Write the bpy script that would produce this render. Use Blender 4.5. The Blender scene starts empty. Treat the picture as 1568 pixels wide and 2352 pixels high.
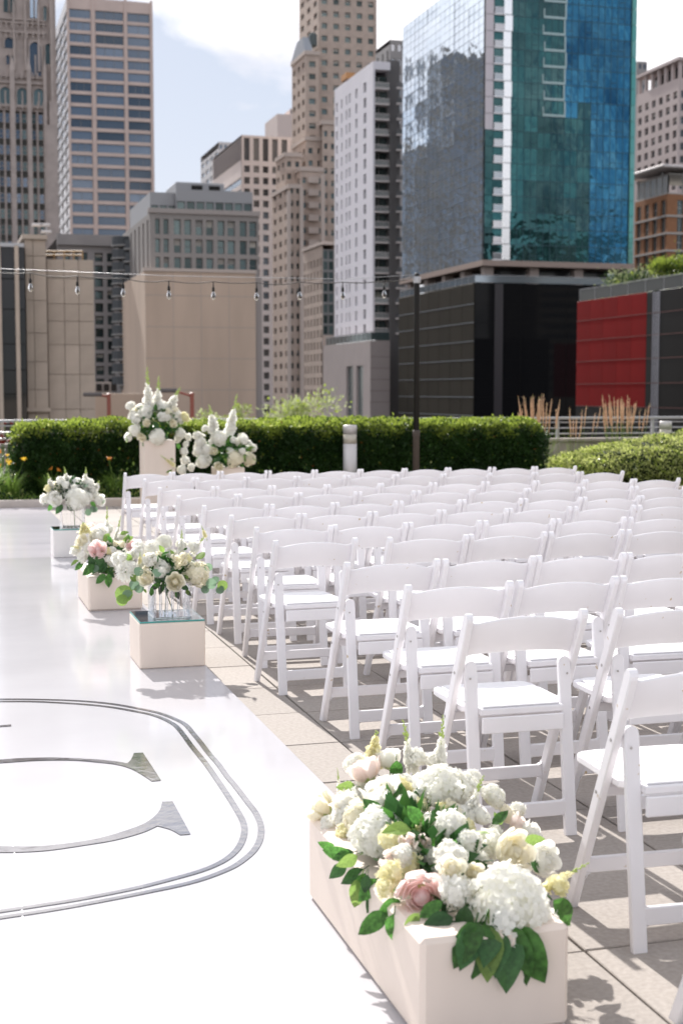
import bpy, math, random
from math import sin, cos, tan, atan, pi, radians, sqrt
from mathutils import Vector, Matrix

random.seed(7)
scene = bpy.context.scene
col = scene.collection
PI2 = 2 * pi

# ------------------------------------------------------------------ camera
YAW, PITCH, ROLL = radians(16.138), radians(4.862), radians(0.03)
EYE = Vector((0, 0, 1.532))
FPX = 3242.7                       # focal length in pixels of a 1568 x 2352 frame
cd = bpy.data.cameras.new('camera')
cam = bpy.data.objects.new('camera', cd)
col.objects.link(cam)
cd.sensor_fit = 'VERTICAL'
cd.sensor_height = 36
cd.lens = 36 * FPX / 2352
cd.clip_start = 0.1
cd.clip_end = 6000
cd.dof.use_dof = True
cd.dof.focus_distance = 6.0
cd.dof.aperture_fstop = 4.2
cam.location = EYE
cam.rotation_euler = (radians(90) - PITCH, 0, -YAW)
scene.camera = cam

# ------------------------------------------------------------------ sky, sun, exposure
SUN_EL, SUN_AZ = radians(35.4), radians(-3.0)       # azimuth from +Y towards +X
world = bpy.data.worlds.new('World')
scene.world = world
world.use_nodes = True
nt = world.node_tree
for n in list(nt.nodes): nt.nodes.remove(n)
N = nt.nodes.new
out = N('ShaderNodeOutputWorld')
bg = N('ShaderNodeBackground')
sky = N('ShaderNodeTexSky')
sky.sky_type = 'NISHITA'
sky.sun_disc = False
sky.sun_elevation = SUN_EL
sky.sun_rotation = SUN_AZ
sky.air_density = 1.0
sky.dust_density = 0.4
sky.ozone_density = 1.5
tc = N('ShaderNodeTexCoord')
sep = N('ShaderNodeSeparateXYZ')
nt.links.new(tc.outputs['Generated'], sep.inputs[0])
mx = N('ShaderNodeMath'); mx.operation = 'MAXIMUM'; mx.inputs[1].default_value = 0.0
nt.links.new(sep.outputs['Z'], mx.inputs[0])
ad = N('ShaderNodeMath'); ad.operation = 'ADD'; ad.inputs[1].default_value = 0.5
nt.links.new(mx.outputs[0], ad.inputs[0])
dv = N('ShaderNodeVectorMath'); dv.operation = 'DIVIDE'
cb = N('ShaderNodeCombineXYZ')
for k in range(3): nt.links.new(ad.outputs[0], cb.inputs[k])
nt.links.new(tc.outputs['Generated'], dv.inputs[0]); nt.links.new(cb.outputs[0], dv.inputs[1])
n1 = N('ShaderNodeTexNoise'); n1.inputs['Scale'].default_value = 3.1; n1.inputs['Detail'].default_value = 9; n1.inputs['Roughness'].default_value = 0.52
n1.inputs['Distortion'].default_value = 0.25
mpv = N('ShaderNodeMapping'); mpv.inputs['Location'].default_value = (1.95, 0.35, 0.0)
nt.links.new(dv.outputs[0], mpv.inputs[0]); nt.links.new(mpv.outputs[0], n1.inputs['Vector'])
cr = N('ShaderNodeValToRGB')
cr.color_ramp.elements[0].position = 0.43; cr.color_ramp.elements[0].color = (0, 0, 0, 1)
cr.color_ramp.elements[1].position = 0.51; cr.color_ramp.elements[1].color = (1, 1, 1, 1)
nt.links.new(n1.outputs['Fac'], cr.inputs[0])
n2 = N('ShaderNodeTexNoise'); n2.inputs['Scale'].default_value = 2.3; n2.inputs['Detail'].default_value = 6
nt.links.new(mpv.outputs[0], n2.inputs['Vector'])
cr2 = N('ShaderNodeValToRGB')
cr2.color_ramp.elements[0].position = 0.38; cr2.color_ramp.elements[0].color = (2.85, 2.85, 3.1, 1)
cr2.color_ramp.elements[1].position = 0.56; cr2.color_ramp.elements[1].color = (4.5, 4.4, 4.45, 1)
nt.links.new(n2.outputs['Fac'], cr2.inputs[0])
mixc = N('ShaderNodeMix'); mixc.data_type = 'RGBA'
nt.links.new(cr.outputs[0], mixc.inputs['Factor'])
vk = N('ShaderNodeVectorMath'); vk.operation = 'MULTIPLY_ADD'; vk.inputs[1].default_value = (.29,.285,.25); vk.inputs[2].default_value = (1,1,1)
nt.links.new(sky.outputs[0], vk.inputs[0])
vd = N('ShaderNodeVectorMath'); vd.operation = 'DIVIDE'; nt.links.new(sky.outputs[0], vd.inputs[0]); nt.links.new(vk.outputs[0], vd.inputs[1])
nt.links.new(vd.outputs[0], mixc.inputs['A']); nt.links.new(cr2.outputs[0], mixc.inputs['B'])
nt.links.new(mixc.outputs['Result'], bg.inputs['Color'])
bg.inputs['Strength'].default_value = 0.12
nt.links.new(bg.outputs[0], out.inputs['Surface'])

sd = bpy.data.lights.new('sun', 'SUN')
sd.energy = 2.8
sd.angle = radians(0.55)
sd.color = (1.0, 0.965, 0.92)
sun = bpy.data.objects.new('sun', sd)
col.objects.link(sun)
sdir = Vector((sin(SUN_AZ) * cos(SUN_EL), cos(SUN_AZ) * cos(SUN_EL), sin(SUN_EL)))
sun.rotation_euler = (-sdir).to_track_quat('-Z', 'Y').to_euler()
sun.location = (0, 0, 40)

scene.view_settings.view_transform = 'Standard'
scene.view_settings.look = 'None'
scene.view_settings.gamma = 1
scene.view_settings.exposure = 1.46
scene.view_settings.use_curve_mapping = False
scene.cycles.use_denoising = True
scene.cycles.max_bounces = 10
scene.cycles.transmission_bounces = 8
scene.cycles.transparent_max_bounces = 12
scene.cycles.sample_clamp_indirect = 8
scene.cycles.caustics_reflective = False
scene.cycles.caustics_refractive = False

# ------------------------------------------------------------------ helpers
_F = Vector((sin(YAW) * cos(PITCH), cos(YAW) * cos(PITCH), -sin(PITCH)))
_R = Vector((cos(YAW), -sin(YAW), 0))
_U = _R.cross(_F)
def pray(x, y): return _F * FPX + _R * (x - 784) - _U * (y - 1176)
def at(x, y, Y):                    # survey: sight line through a measured point, met with the plane at distance Y
    d = pray(x, y); return EYE + d * (Y / d.y)
def onz(x, y, z):                   # same, met with the level plane z
    d = pray(x, y); return EYE + d * ((z - EYE.z) / d.z)
def onx(x, y, X):
    d = pray(x, y); return EYE + d * (X / d.x)

def tag(o, label=None, cat=None, group=None, kind=None):
    if label: o['label'] = label
    if cat: o['category'] = cat
    if group: o['group'] = group
    if kind: o['kind'] = kind
    return o
def empty(name, loc, label=None, cat=None, group=None):
    o = bpy.data.objects.new(name, None); col.objects.link(o); o.location = loc
    o.empty_display_size = 0.1
    return tag(o, label, cat, group)

class MB:
    def __init__(s): s.v = []; s.f = []; s.m = []
    def add(s, vs, fs, mi=0, M=None):
        b = len(s.v)
        if M is not None: vs = [M @ Vector(v) for v in vs]
        s.v += [tuple(v) for v in vs]
        s.f += [tuple(b + i for i in f) for f in fs]
        s.m += [mi] * len(fs)
    def box(s, lo, hi, ch=0.0, mi=0, M=None):
        x0, y0, z0 = lo; x1, y1, z1 = hi
        if ch <= 0:
            vs = [(x0,y0,z0),(x1,y0,z0),(x1,y1,z0),(x0,y1,z0),(x0,y0,z1),(x1,y0,z1),(x1,y1,z1),(x0,y1,z1)]
            fs = [(0,3,2,1),(4,5,6,7),(0,1,5,4),(1,2,6,5),(2,3,7,6),(3,0,4,7)]
            s.add(vs, fs, mi, M); return
        c = ch; vs = []; idx = {}
        X = (x0, x1); Y = (y0, y1); Z = (z0, z1)
        for i in (0,1):
            for j in (0,1):
                for k in (0,1):
                    sx, sy, sz = (c, -c)[i], (c, -c)[j], (c, -c)[k]
                    for a, p in enumerate(((X[i], Y[j]+sy, Z[k]+sz), (X[i]+sx, Y[j], Z[k]+sz), (X[i]+sx, Y[j]+sy, Z[k]))):
                        idx[i,j,k,a] = len(vs); vs.append(p)
        I = lambda i,j,k,a: idx[i,j,k,a]
        fs = []
        for i in (0,1):
            q = [I(i,0,0,0),I(i,1,0,0),I(i,1,1,0),I(i,0,1,0)]; fs.append(tuple(q if i else q[::-1]))
            q = [I(0,i,0,1),I(1,i,0,1),I(1,i,1,1),I(0,i,1,1)]; fs.append(tuple(q[::-1] if i else q))
            q = [I(0,0,i,2),I(1,0,i,2),I(1,1,i,2),I(0,1,i,2)]; fs.append(tuple(q if i else q[::-1]))
        for i in (0,1):
            for j in (0,1):
                q = [I(i,j,0,0),I(i,j,1,0),I(i,j,1,1),I(i,j,0,1)]; fs.append(tuple(q if (i^j) == 0 else q[::-1]))
                q = [I(i,0,j,0),I(i,1,j,0),I(i,1,j,2),I(i,0,j,2)]; fs.append(tuple(q[::-1] if (i^j) == 0 else q))
                q = [I(0,i,j,1),I(1,i,j,1),I(1,i,j,2),I(0,i,j,2)]; fs.append(tuple(q if (i^j) == 0 else q[::-1]))
        for i in (0,1):
            for j in (0,1):
                for k in (0,1):
                    q = [I(i,j,k,0),I(i,j,k,1),I(i,j,k,2)]; fs.append(tuple(q[::-1] if (i^j^k) == 0 else q))
        s.add(vs, fs, mi, M)
    def bar(s, p0, p1, w, d, side=(1,0,0), ch=0.0, mi=0):      # box along p0-p1, w across side, d the other way
        p0 = Vector(p0); p1 = Vector(p1); z = (p1 - p0); L = z.length; z.normalize()
        x = Vector(side); x = (x - z * x.dot(z)).normalized(); y = z.cross(x)
        M = Matrix(((x.x,y.x,z.x,p0.x),(x.y,y.y,z.y,p0.y),(x.z,y.z,z.z,p0.z),(0,0,0,1)))
        s.box((-w/2,-d/2,0),(w/2,d/2,L),ch,mi,M)
    def tube(s, pts, rad, n=8, mi=0, cap=True):
        pts = [Vector(p) for p in pts]
        if not hasattr(rad, '__len__'): rad = [rad] * len(pts)
        vs = []; fs = []
        ref = Vector((0.13, 0.21, 0.97))
        for i, p in enumerate(pts):
            t = (pts[min(i+1, len(pts)-1)] - pts[max(i-1, 0)]).normalized()
            if abs(t.dot(ref)) > 0.97: r2 = Vector((1, 0.1, 0))
            else: r2 = ref
            x = (r2 - t * r2.dot(t)).normalized(); y = t.cross(x)
            for k in range(n):
                a = PI2 * k / n; vs.append(p + (x * cos(a) + y * sin(a)) * rad[i])
        for i in range(len(pts) - 1):
            for k in range(n):
                a = i*n+k; b = i*n+(k+1) % n; fs.append((a, b, b+n, a+n))
        if cap:
            fs.append(tuple(range(n-1, -1, -1))); fs.append(tuple((len(pts)-1)*n + k for k in range(n)))
        s.add(vs, fs, mi)
    def lathe(s, prof, c=(0,0,0), n=16, mi=0, M=None):          # prof: (r, z)
        vs = []; fs = []
        for r, z in prof:
            for k in range(n): vs.append((c[0]+r*cos(PI2*k/n), c[1]+r*sin(PI2*k/n), c[2]+z))
        for i in range(len(prof)-1):
            for k in range(n):
                a = i*n+k; b = i*n+(k+1) % n; fs.append((a, b, b+n, a+n))
        fs.append(tuple(range(n-1, -1, -1))); fs.append(tuple((len(prof)-1)*n+k for k in range(n)))
        s.add(vs, fs, mi, M)
    def grid(s, fn, nu, nv, mi=0, M=None):
        vs = [fn(i/nu, j/nv) for i in range(nu+1) for j in range(nv+1)]
        fs = [(i*(nv+1)+j, i*(nv+1)+j+1, (i+1)*(nv+1)+j+1, (i+1)*(nv+1)+j) for i in range(nu) for j in range(nv)]
        s.add(vs, fs, mi, M)
    def mesh(s, name, mats, smooth=False):
        me = bpy.data.meshes.new(name)
        me.from_pydata(s.v, [], s.f)
        if not isinstance(mats, (list, tuple)): mats = [mats]
        for m in mats: me.materials.append(m)
        if len(mats) > 1: me.polygons.foreach_set('material_index', s.m)
        if smooth: me.polygons.foreach_set('use_smooth', [True]*len(s.f))
        me.update()
        return me
    def build(s, name, mats, parent=None, smooth=False, loc=None):
        o = bpy.data.objects.new(name, s.mesh(name, mats, smooth)); col.objects.link(o)
        if parent: o.parent = parent
        if loc is not None: o.location = loc
        return o
def inst(name, me, parent=None, loc=(0,0,0), M=None):
    o = bpy.data.objects.new(name, me); col.objects.link(o)
    if parent: o.parent = parent
    if M is not None: o.matrix_basis = M
    else: o.location = loc
    return o

# ------------------------------------------------------------------ materials
def mat(name, color=(.5,.5,.5), rough=.5, metal=0., spec=.5, noise=0., nscale=8., ncol=None, bump=0., bscale=None, rand=0., rcol=None,
        trans=0., ior=1.45, coat=0., detail=4, transl=0., speck=None, stretch=None, spread=False):
    m = bpy.data.materials.new(name); m.use_nodes = True
    t = m.node_tree; b = t.nodes['Principled BSDF']; L = t.links.new; N = t.nodes.new
    b.inputs['Roughness'].default_value = rough; b.inputs['Metallic'].default_value = metal
    b.inputs['Specular IOR Level'].default_value = spec; b.inputs['IOR'].default_value = ior
    b.inputs['Transmission Weight'].default_value = trans; b.inputs['Coat Weight'].default_value = coat
    b.inputs['Coat Roughness'].default_value = 0.05
    b.inputs['Base Color'].default_value = (*color, 1)
    last = None
    co = N('ShaderNodeTexCoord')
    vec = co.outputs['Object']
    if spread:                                 # alike pieces take different stretches of the pattern
        o3 = N('ShaderNodeObjectInfo'); a3 = N('ShaderNodeVectorMath'); a3.operation = 'ADD'
        L(vec, a3.inputs[0]); L(o3.outputs['Location'], a3.inputs[1]); vec = a3.outputs[0]
    if stretch:
        mp = N('ShaderNodeMapping'); mp.inputs['Scale'].default_value = stretch; L(vec, mp.inputs[0]); vec = mp.outputs[0]
    if noise or ncol:
        tx = N('ShaderNodeTexNoise'); tx.inputs['Scale'].default_value = nscale; tx.inputs['Detail'].default_value = detail
        L(vec, tx.inputs['Vector'])
        rp = N('ShaderNodeValToRGB'); rp.color_ramp.elements[0].position = .32; rp.color_ramp.elements[1].position = .68
        c2 = ncol or tuple(max(0, c*(1-noise)) for c in color)
        rp.color_ramp.elements[0].color = (*c2, 1)
        rp.color_ramp.elements[1].color = (*(color if ncol else tuple(min(1, c*(1+noise*.6)) for c in color)), 1)
        L(tx.outputs['Fac'], rp.inputs[0]); last = rp.outputs[0]
    if rand or rcol:
        oi = N('ShaderNodeObjectInfo')
        mxn = N('ShaderNodeMix'); mxn.data_type = 'RGBA'
        if rcol:
            L(oi.outputs['Random'], mxn.inputs['Factor'])
            mxn.inputs['A'].default_value = (*color, 1); mxn.inputs['B'].default_value = (*rcol, 1)
            if last: L(last, mxn.inputs['A'])
        else:
            mr = N('ShaderNodeMapRange'); mr.inputs['To Min'].default_value = 1-rand; mr.inputs['To Max'].default_value = 1+rand
            L(oi.outputs['Random'], mr.inputs['Value'])
            mxn.blend_type = 'MULTIPLY'; mxn.inputs['Factor'].default_value = 1
            if last: L(last, mxn.inputs['A'])
            else: mxn.inputs['A'].default_value = (*color, 1)
            L(mr.outputs[0], mxn.inputs['B'])
        last = mxn.outputs['Result']
    if speck:                                  # (colour, scale, threshold): sparse marks
        tx = N('ShaderNodeTexNoise'); tx.inputs['Scale'].default_value = speck[1]; tx.inputs['Detail'].default_value = 3
        oi2 = N('ShaderNodeObjectInfo'); av = N('ShaderNodeVectorMath'); av.operation = 'ADD'
        ml = N('ShaderNodeVectorMath'); ml.operation = 'SCALE'; ml.inputs['Scale'].default_value = 37
        L(oi2.outputs['Location'], ml.inputs[0]); L(co.outputs['Object'], av.inputs[0]); L(ml.outputs[0], av.inputs[1])
        L(av.outputs[0], tx.inputs['Vector'])
        rp = N('ShaderNodeValToRGB'); rp.color_ramp.elements[0].position = speck[2]; rp.color_ramp.elements[1].position = speck[2]+.05
        rp.color_ramp.elements[0].color = (0,0,0,1); rp.color_ramp.elements[1].color = (1,1,1,1)
        L(tx.outputs['Fac'], rp.inputs[0])
        mxn = N('ShaderNodeMix'); mxn.data_type = 'RGBA'; L(rp.outputs[0], mxn.inputs['Factor'])
        if last: L(last, mxn.inputs['A'])
        else: mxn.inputs['A'].default_value = (*color, 1)
        mxn.inputs['B'].default_value = (*speck[0], 1); last = mxn.outputs['Result']
    if last: L(last, b.inputs['Base Color'])
    if bump:
        tx = N('ShaderNodeTexNoise'); tx.inputs['Scale'].default_value = bscale or nscale*3; tx.inputs['Detail'].default_value = 3
        L(vec, tx.inputs['Vector'])
        bp = N('ShaderNodeBump'); bp.inputs['Strength'].default_value = 1; bp.inputs['Distance'].default_value = bump
        L(tx.outputs['Fac'], bp.inputs['Height']); L(bp.outputs[0], b.inputs['Normal'])
    if transl:
        tr = N('ShaderNodeBsdfTranslucent'); ms = N('ShaderNodeMixShader'); ms.inputs[0].default_value = transl
        if last: L(last, tr.inputs['Color'])
        else: tr.inputs['Color'].default_value = (*color, 1)
        L(b.outputs[0], ms.inputs[1]); L(tr.outputs[0], ms.inputs[2])
        L(ms.outputs[0], t.nodes['Material Output'].inputs['Surface'])
    return m

M_chair = mat('chair_resin', (.80,.78,.80), .36, noise=.03, nscale=5, rand=.025, speck=((.50,.37,.20), 26, .72))
M_pad = mat('seat_pad_vinyl', (.82,.81,.82), .45, bump=.0006, bscale=180)
M_screw = mat('steel_screw', (.45,.43,.42), .35, .9)
M_paver = mat('paver_concrete', (.345,.308,.278), .9, noise=.13, nscale=60, detail=8, rand=.07, bump=.0012, bscale=160)
M_grout = mat('joint_sand', (.10,.09,.075), .95, noise=.3, nscale=40)
M_floor = mat('white_vinyl_floor', (.49,.48,.50), .12, spec=.55, noise=.07, nscale=1.1, bump=.0013, bscale=2.2)
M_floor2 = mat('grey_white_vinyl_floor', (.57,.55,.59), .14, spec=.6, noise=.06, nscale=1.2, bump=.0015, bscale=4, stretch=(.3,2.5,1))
M_foil = mat('silver_foil', (.42,.41,.42), .10, .95, noise=.12, nscale=9, bump=.0009, bscale=26)
M_plinth = mat('plinth_paint', (.77,.66,.57), .5, noise=.06, nscale=3, bump=.0006, bscale=30, stretch=(1,1,.3))
M_plinth_w = mat('plinth_paint_white', (.80,.77,.74), .5, noise=.04, nscale=6)
M_mirror = mat('mirror_top', (.42,.50,.49), .03, 1.)
M_mirror_edge = mat('mirror_edge', (.04,.30,.27), .15)
M_glass = mat('crystal', (.97,.98,1.), .0, trans=1., ior=1.5)
M_petal = mat('petal_white', (.94,.93,.88), .6, spec=.2, transl=.55)
M_petal_cream = mat('petal_cream', (.94,.90,.76), .6, spec=.2, noise=.04, nscale=20, transl=.5)
M_petal_pink = mat('petal_pink', (.96,.80,.78), .6, spec=.2, noise=.04, nscale=14, transl=.55)
M_petal_blush = mat('petal_blush', (.94,.84,.79), .6, spec=.2, noise=.05, nscale=14, transl=.5)
M_petal_yellow = mat('petal_soft_yellow', (.93,.89,.62), .6, spec=.2, noise=.06, nscale=20, transl=.5)
M_bud = mat('flower_bud_green', (.55,.66,.22), .6, transl=.35, noise=.2, nscale=60)
M_leaf = mat('leaf_green', (.085,.23,.045), .36, noise=.5, nscale=7, rand=.4, transl=.45)
M_leaf_dark = mat('leaf_deep_green', (.045,.125,.035), .38, noise=.3, nscale=12, rand=.3, transl=.28)
M_leaf_light = mat('leaf_light_green', (.26,.40,.10), .5, noise=.2, nscale=12, rand=.2, transl=.5)
M_euc = mat('eucalyptus_leaf', (.20,.31,.20), .5, noise=.15, nscale=10, rand=.35, transl=.38)
M_stem = mat('stem_green', (.16,.25,.07), .55)
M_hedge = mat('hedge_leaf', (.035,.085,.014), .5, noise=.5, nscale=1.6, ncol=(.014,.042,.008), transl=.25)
M_hedge_tip = mat('hedge_leaf_tip', (.30,.38,.06), .5, noise=.35, nscale=3, transl=.5)  # pale young tips, brightened so the hedge top looks sunlit
M_brown_leaf = mat('dry_leaf', (.35,.14,.03), .6, transl=.3)
M_spirea = mat('spirea_leaf', (.50,.54,.19), .3, noise=.35, nscale=3, transl=.5)
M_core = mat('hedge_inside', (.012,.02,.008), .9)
M_plume = mat('grass_plume', (.80,.56,.38), .8, noise=.2, nscale=30, transl=.4)
M_blade = mat('grass_blade', (.26,.36,.09), .6, noise=.3, nscale=10, transl=.4)
M_lily = mat('lily_blade', (.20,.32,.06), .45, noise=.3, nscale=6, transl=.45)
M_yellow = mat('daylily_yellow', (.80,.52,.05), .6, transl=.35)
M_orange = mat('daylily_orange', (.72,.28,.04), .6, transl=.35)
M_red = mat('flower_red', (.55,.05,.03), .6, transl=.3)
M_soil = mat('soil', (.06,.045,.03), .95, noise=.3, nscale=20, bump=.01)
M_steel = mat('brushed_steel', (.62,.59,.58), .5, .3, noise=.04, nscale=10)
M_rail = mat('painted_rail', (.42,.42,.43), .4, .5)
M_conc = mat('cast_concrete', (.42,.37,.33), .85, noise=.12, nscale=3, bump=.003, bscale=20)
M_curb = mat('curb_stone', (.52,.46,.41), .8, noise=.12, nscale=4)
M_black = mat('black_paint', (.009,.008,.007), .5, spec=.3)
M_pole_brown = mat('pole_sleeve', (.06,.045,.035), .6)
M_cable = mat('rubber_cable', (.05,.045,.04), .5)
M_lamp_red = mat('lamp_post_paint', (.22,.065,.045), .5)
M_bulb = mat('bulb_glass', (1,1,1), .0, trans=1., ior=1.12)
M_fil = mat('filament_mount', (.75,.7,.6), .4)
M_asph = mat('asphalt', (.05,.05,.052), .9, noise=.2, nscale=1)
M_bark = mat('bark', (.12,.09,.07), .9, noise=.3, nscale=12)
M_tree = mat('tree_leaf', (.34,.38,.20), .6, noise=.15, nscale=3, transl=.5)

# ================================================================== GROUND AND TERRACE
GZ = -8.0
b = MB(); b.box((-2500, -2500, GZ-1), (2500, 4000, GZ)); tag(b.build('ground', M_asph), kind='structure')
b = MB(); b.box((-200, 30, GZ), (400, 75, GZ+.12)); tag(b.build('pavement', M_conc), kind='structure')
b = MB(); b.box((-14, -12, GZ), (34, 23.6, -.05)); tag(b.build('terrace', M_conc), kind='structure')
b = MB(); b.box((-13.9, -11.9, -.049), (33.9, 19.0, -.012)); tag(b.build('mortar_bed', M_grout), kind='structure')

# pavers: a grid of concrete flags, the nearest ones single
pav_root = None
PX0, PY0, PS, PSY = 1.69, 5.25, .6096, .605
ends = (PS - .008, PSY - .008)
def paver_mesh(seed):
    r = random.Random(seed); b = MB()
    b.box((.004, .004, -.04), (PS-.004, PSY-.004, 0), ch=.003)
    return b.mesh('paver', M_paver)
pms = [paver_mesh(k) for k in range(2)]
paving = tag(MB().build('paving', M_grout), kind='structure') if False else None
bb = MB(); bb.box((-13.9, -11.9, -.0119), (-13.8, 19.0, -.0118))
pav_root = tag(bb.build('paving', M_grout), kind='structure')
cells = []
for i in range(-26, 54):
    for j in range(-28, 23):
        x = PX0 + i*PS; y = PY0 + j*PSY
        if x > 33 or y > 18.7 or x < -13.4 or y < -11.5: continue
        if x < .9 and y > -3: continue
        vis = (x + PS > 1.43) and y > 2.2 and x < y*.60 + 1.2
        d = sqrt((x-1)**2 + (y-2)**2)
        cells.append((0 if vis else 1, y if vis else d, x, y))
cells.sort()
rest = MB()
rp = random.Random(3)
nrm = 0
for k, (nv, d, x, y) in enumerate(cells):
    dz = rp.uniform(-.0016, .0016)
    if not nv and nrm < 295:
        o = inst('paver', pms[k % 2], pav_root, (x, y, dz - .0005)); nrm += 1
    else:
        rest.box((x+.004, y+.004, -.04), (x+PS-.004, y+PSY-.004, dz - .0005))
o = rest.build('pavers', M_paver, pav_root); o['kind'] = 'stuff'

# white vinyl covered aisle floor, three sheets laid end to end
b = MB(); b.box((-5.2, -3.2, .001), (1.434, 13.2, .012), ch=.002)
tag(b.build('floor', M_floor), kind='structure')
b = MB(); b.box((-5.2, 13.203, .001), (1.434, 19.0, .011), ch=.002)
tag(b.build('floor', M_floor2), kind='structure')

# ================================================================== MONOGRAM FOIL ON THE FLOOR
def mz(zx, zy): 
    p = onz(.44*zx, 1555.5 + .44*zy, .012); return Vector((p.x, p.y, 0))
def crom(P, n=6, closed=False):
    out = []
    for i in range(len(P)-1):
        a, b_, c, d = P[max(i-1,0)], P[i], P[i+1], P[min(i+2, len(P)-1)]
        for k in range(n):
            t = k/n
            out.append(.5*((2*b_) + (c-a)*t + (2*a-5*b_+4*c-d)*t*t + (3*b_-a-3*c+d)*t**3))
    out.append(P[-1]); return out
def ribbon(b, pts, w, z):
    vs = []; 
    for i, p in enumerate(pts):
        t = (pts[min(i+1,len(pts)-1)] - pts[max(i-1,0)]).normalized(); nrm_ = Vector((-t.y, t.x, 0))
        ww = w[i] if hasattr(w, '__len__') else w
        vs += [p + nrm_*ww/2 + Vector((0,0,z)), p - nrm_*ww/2 + Vector((0,0,z))]
    b.add(vs, [(2*i, 2*i+1, 2*i+3, 2*i+2) for i in range(len(pts)-1)])
outer = [(0,116),(170,117),(400,124),(580,140),(720,164),(830,188),(920,222),(970,250),(1005,290),(1050,345),(1090,398),(1140,455),(1185,518),(1225,565),(1290,650),(1335,710),(1360,770),(1362,820),(1350,865),(1320,912),(1265,960),(1200,1000),(1080,1048),(950,1085),(760,1125),(520,1172),(280,1215),(0,1258)]
inner = [(0,128),(180,129),(400,140),(560,155),(700,178),(810,202),(900,242),(945,285),(1000,360),(1075,452),(1140,545),(1190,620),(1240,700),(1270,760),(1275,815),(1255,875),(1215,925),(1150,970),(1050,1012),(900,1055),(700,1105),(420,1160),(200,1195),(0,1225)]
mono = empty('monogram', (0.2, 5, .012), 'silver foil monogram with a serif letter inside a double line frame on the white floor', 'floor decal')
def world_part(o, root):
    o.parent = root; o.location = -root.location; return o
for pts in (outer, inner):
    P = [mz(*p) for p in pts]
    d0 = (P[0]-P[1]).normalized(); d1 = (P[-1]-P[-2]).normalized(); P = [P[0]+d0*.9, P[0]+d0*.4] + P + [P[-1]+d1*.4, P[-1]+d1*.9]
    P = crom(P, 7)
    b = MB(); ribbon(b, P, .023, .0145)
    world_part(b.build('border_line', M_foil), mono)
# letter C
top_o = [(0,432),(130,424),(300,422),(470,429),(600,441),(665,452)]
top_i = [(793,545),(740,510),(680,478),(610,458),(520,447),(380,436),(200,437),(0,450)]
bot_i = [(0,885),(200,885),(370,868),(520,842),(650,805),(745,770),(800,735),(835,695),(847,652)]
bot_o = [(822,779),(740,815),(600,853),(440,880),(250,907),(100,916),(0,917)]
A = crom([mz(*p) for p in top_o], 5); B = crom([mz(*p) for p in top_i], 5)
Cc = crom([mz(*p) for p in bot_i], 5); D = crom([mz(*p) for p in bot_o], 5)
serif1 = crom([mz(665,452), mz(686,430), mz(700,398)], 5) + [mz(747,396), mz(842,541)]
serif2 = [mz(902,650), mz(996,822)] + crom([mz(941,826), mz(890,798), mz(822,779)], 5)
t0, t1 = A[0], B[-1]; b0, b1 = Cc[0], D[-1]
def arcL(p, q, bulge, n=24):          # left bowl of the letter, outside the picture
    c = (p + q)/2; hv = (p - q)/2; lv = Vector((-bulge, 0, 0))
    return [c + hv*cos(pi*k/n) + lv*sin(pi*k/n) for k in range(n+1)]
outl = arcL(D[-1], A[0], .62)           # bottom outer -> top outer
innl = arcL(B[-1], Cc[0], .34)          # top inner -> bottom inner
poly = A + serif1 + B + innl + Cc + serif2 + D + outl
bmx = __import__('bmesh').new()
vv = []
for p in poly:
    if vv and (vv[-1].co.xy - p.xy).length < 1e-4: continue
    vv.append(bmx.verts.new((p.x, p.y, .0145)))
if (vv[0].co.xy - vv[-1].co.xy).length < 1e-4: bmx.verts.remove(vv.pop())
fc = bmx.faces.new(vv)
__import__('bmesh').ops.triangulate(bmx, faces=[fc])
me = bpy.data.meshes.new('letter'); bmx.to_mesh(me); bmx.free(); me.materials.append(M_foil)
world_part(inst('letter_c', me), mono)
b = MB(); p = mz(60,249); q = mz(61,257); r_ = mz(0,253)
b.add([(p.x,p.y,.0145),(q.x,q.y,.0145),(q.x-.6,q.y-.01,.0145),(p.x-.6,p.y+.0,.0145)], [(0,1,2,3)])
world_part(b.build('letter_serif', M_foil), mono)
# heat welded seam line of the vinyl
b = MB(); ribbon(b, [mz(70,880), mz(85,960), mz(110,1160), mz(135,1400)], .004, .0135)
seam_mat = mat('vinyl_seam', (.83,.83,.85), .3)
tag(b.build('floor_seam', seam_mat), kind='structure')

# ================================================================== BUILDINGS
M_g_dark = mat('window_dark', (.05,.055,.06), .08, .4, rcol=(.15,.16,.17), bump=.004, bscale=.7)
M_g_teal = mat('window_teal', (.035,.055,.055), .08, .4, rcol=(.14,.19,.19), bump=.004, bscale=.7)
M_g_blue = mat('window_blue', (.055,.075,.10), .06, .5, rcol=(.17,.21,.27), bump=.004, bscale=.5)
M_g_frame = mat('window_frame_grey', (.18,.18,.18), .5)
M_g_framew = mat('window_frame_pale', (.45,.42,.40), .5)
M_g_sky = mat('arch_sky_mirror', (.55,.58,.62), .05, .9)  # mirror glass standing in for open sky through an arch
M_g_matte = mat('window_matte', (.03,.032,.036), .35, spec=.25, rcol=(.09,.095,.10))
M_blind = mat('window_blind', (.50,.47,.42), .6, rcol=(.25,.25,.24))

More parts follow.
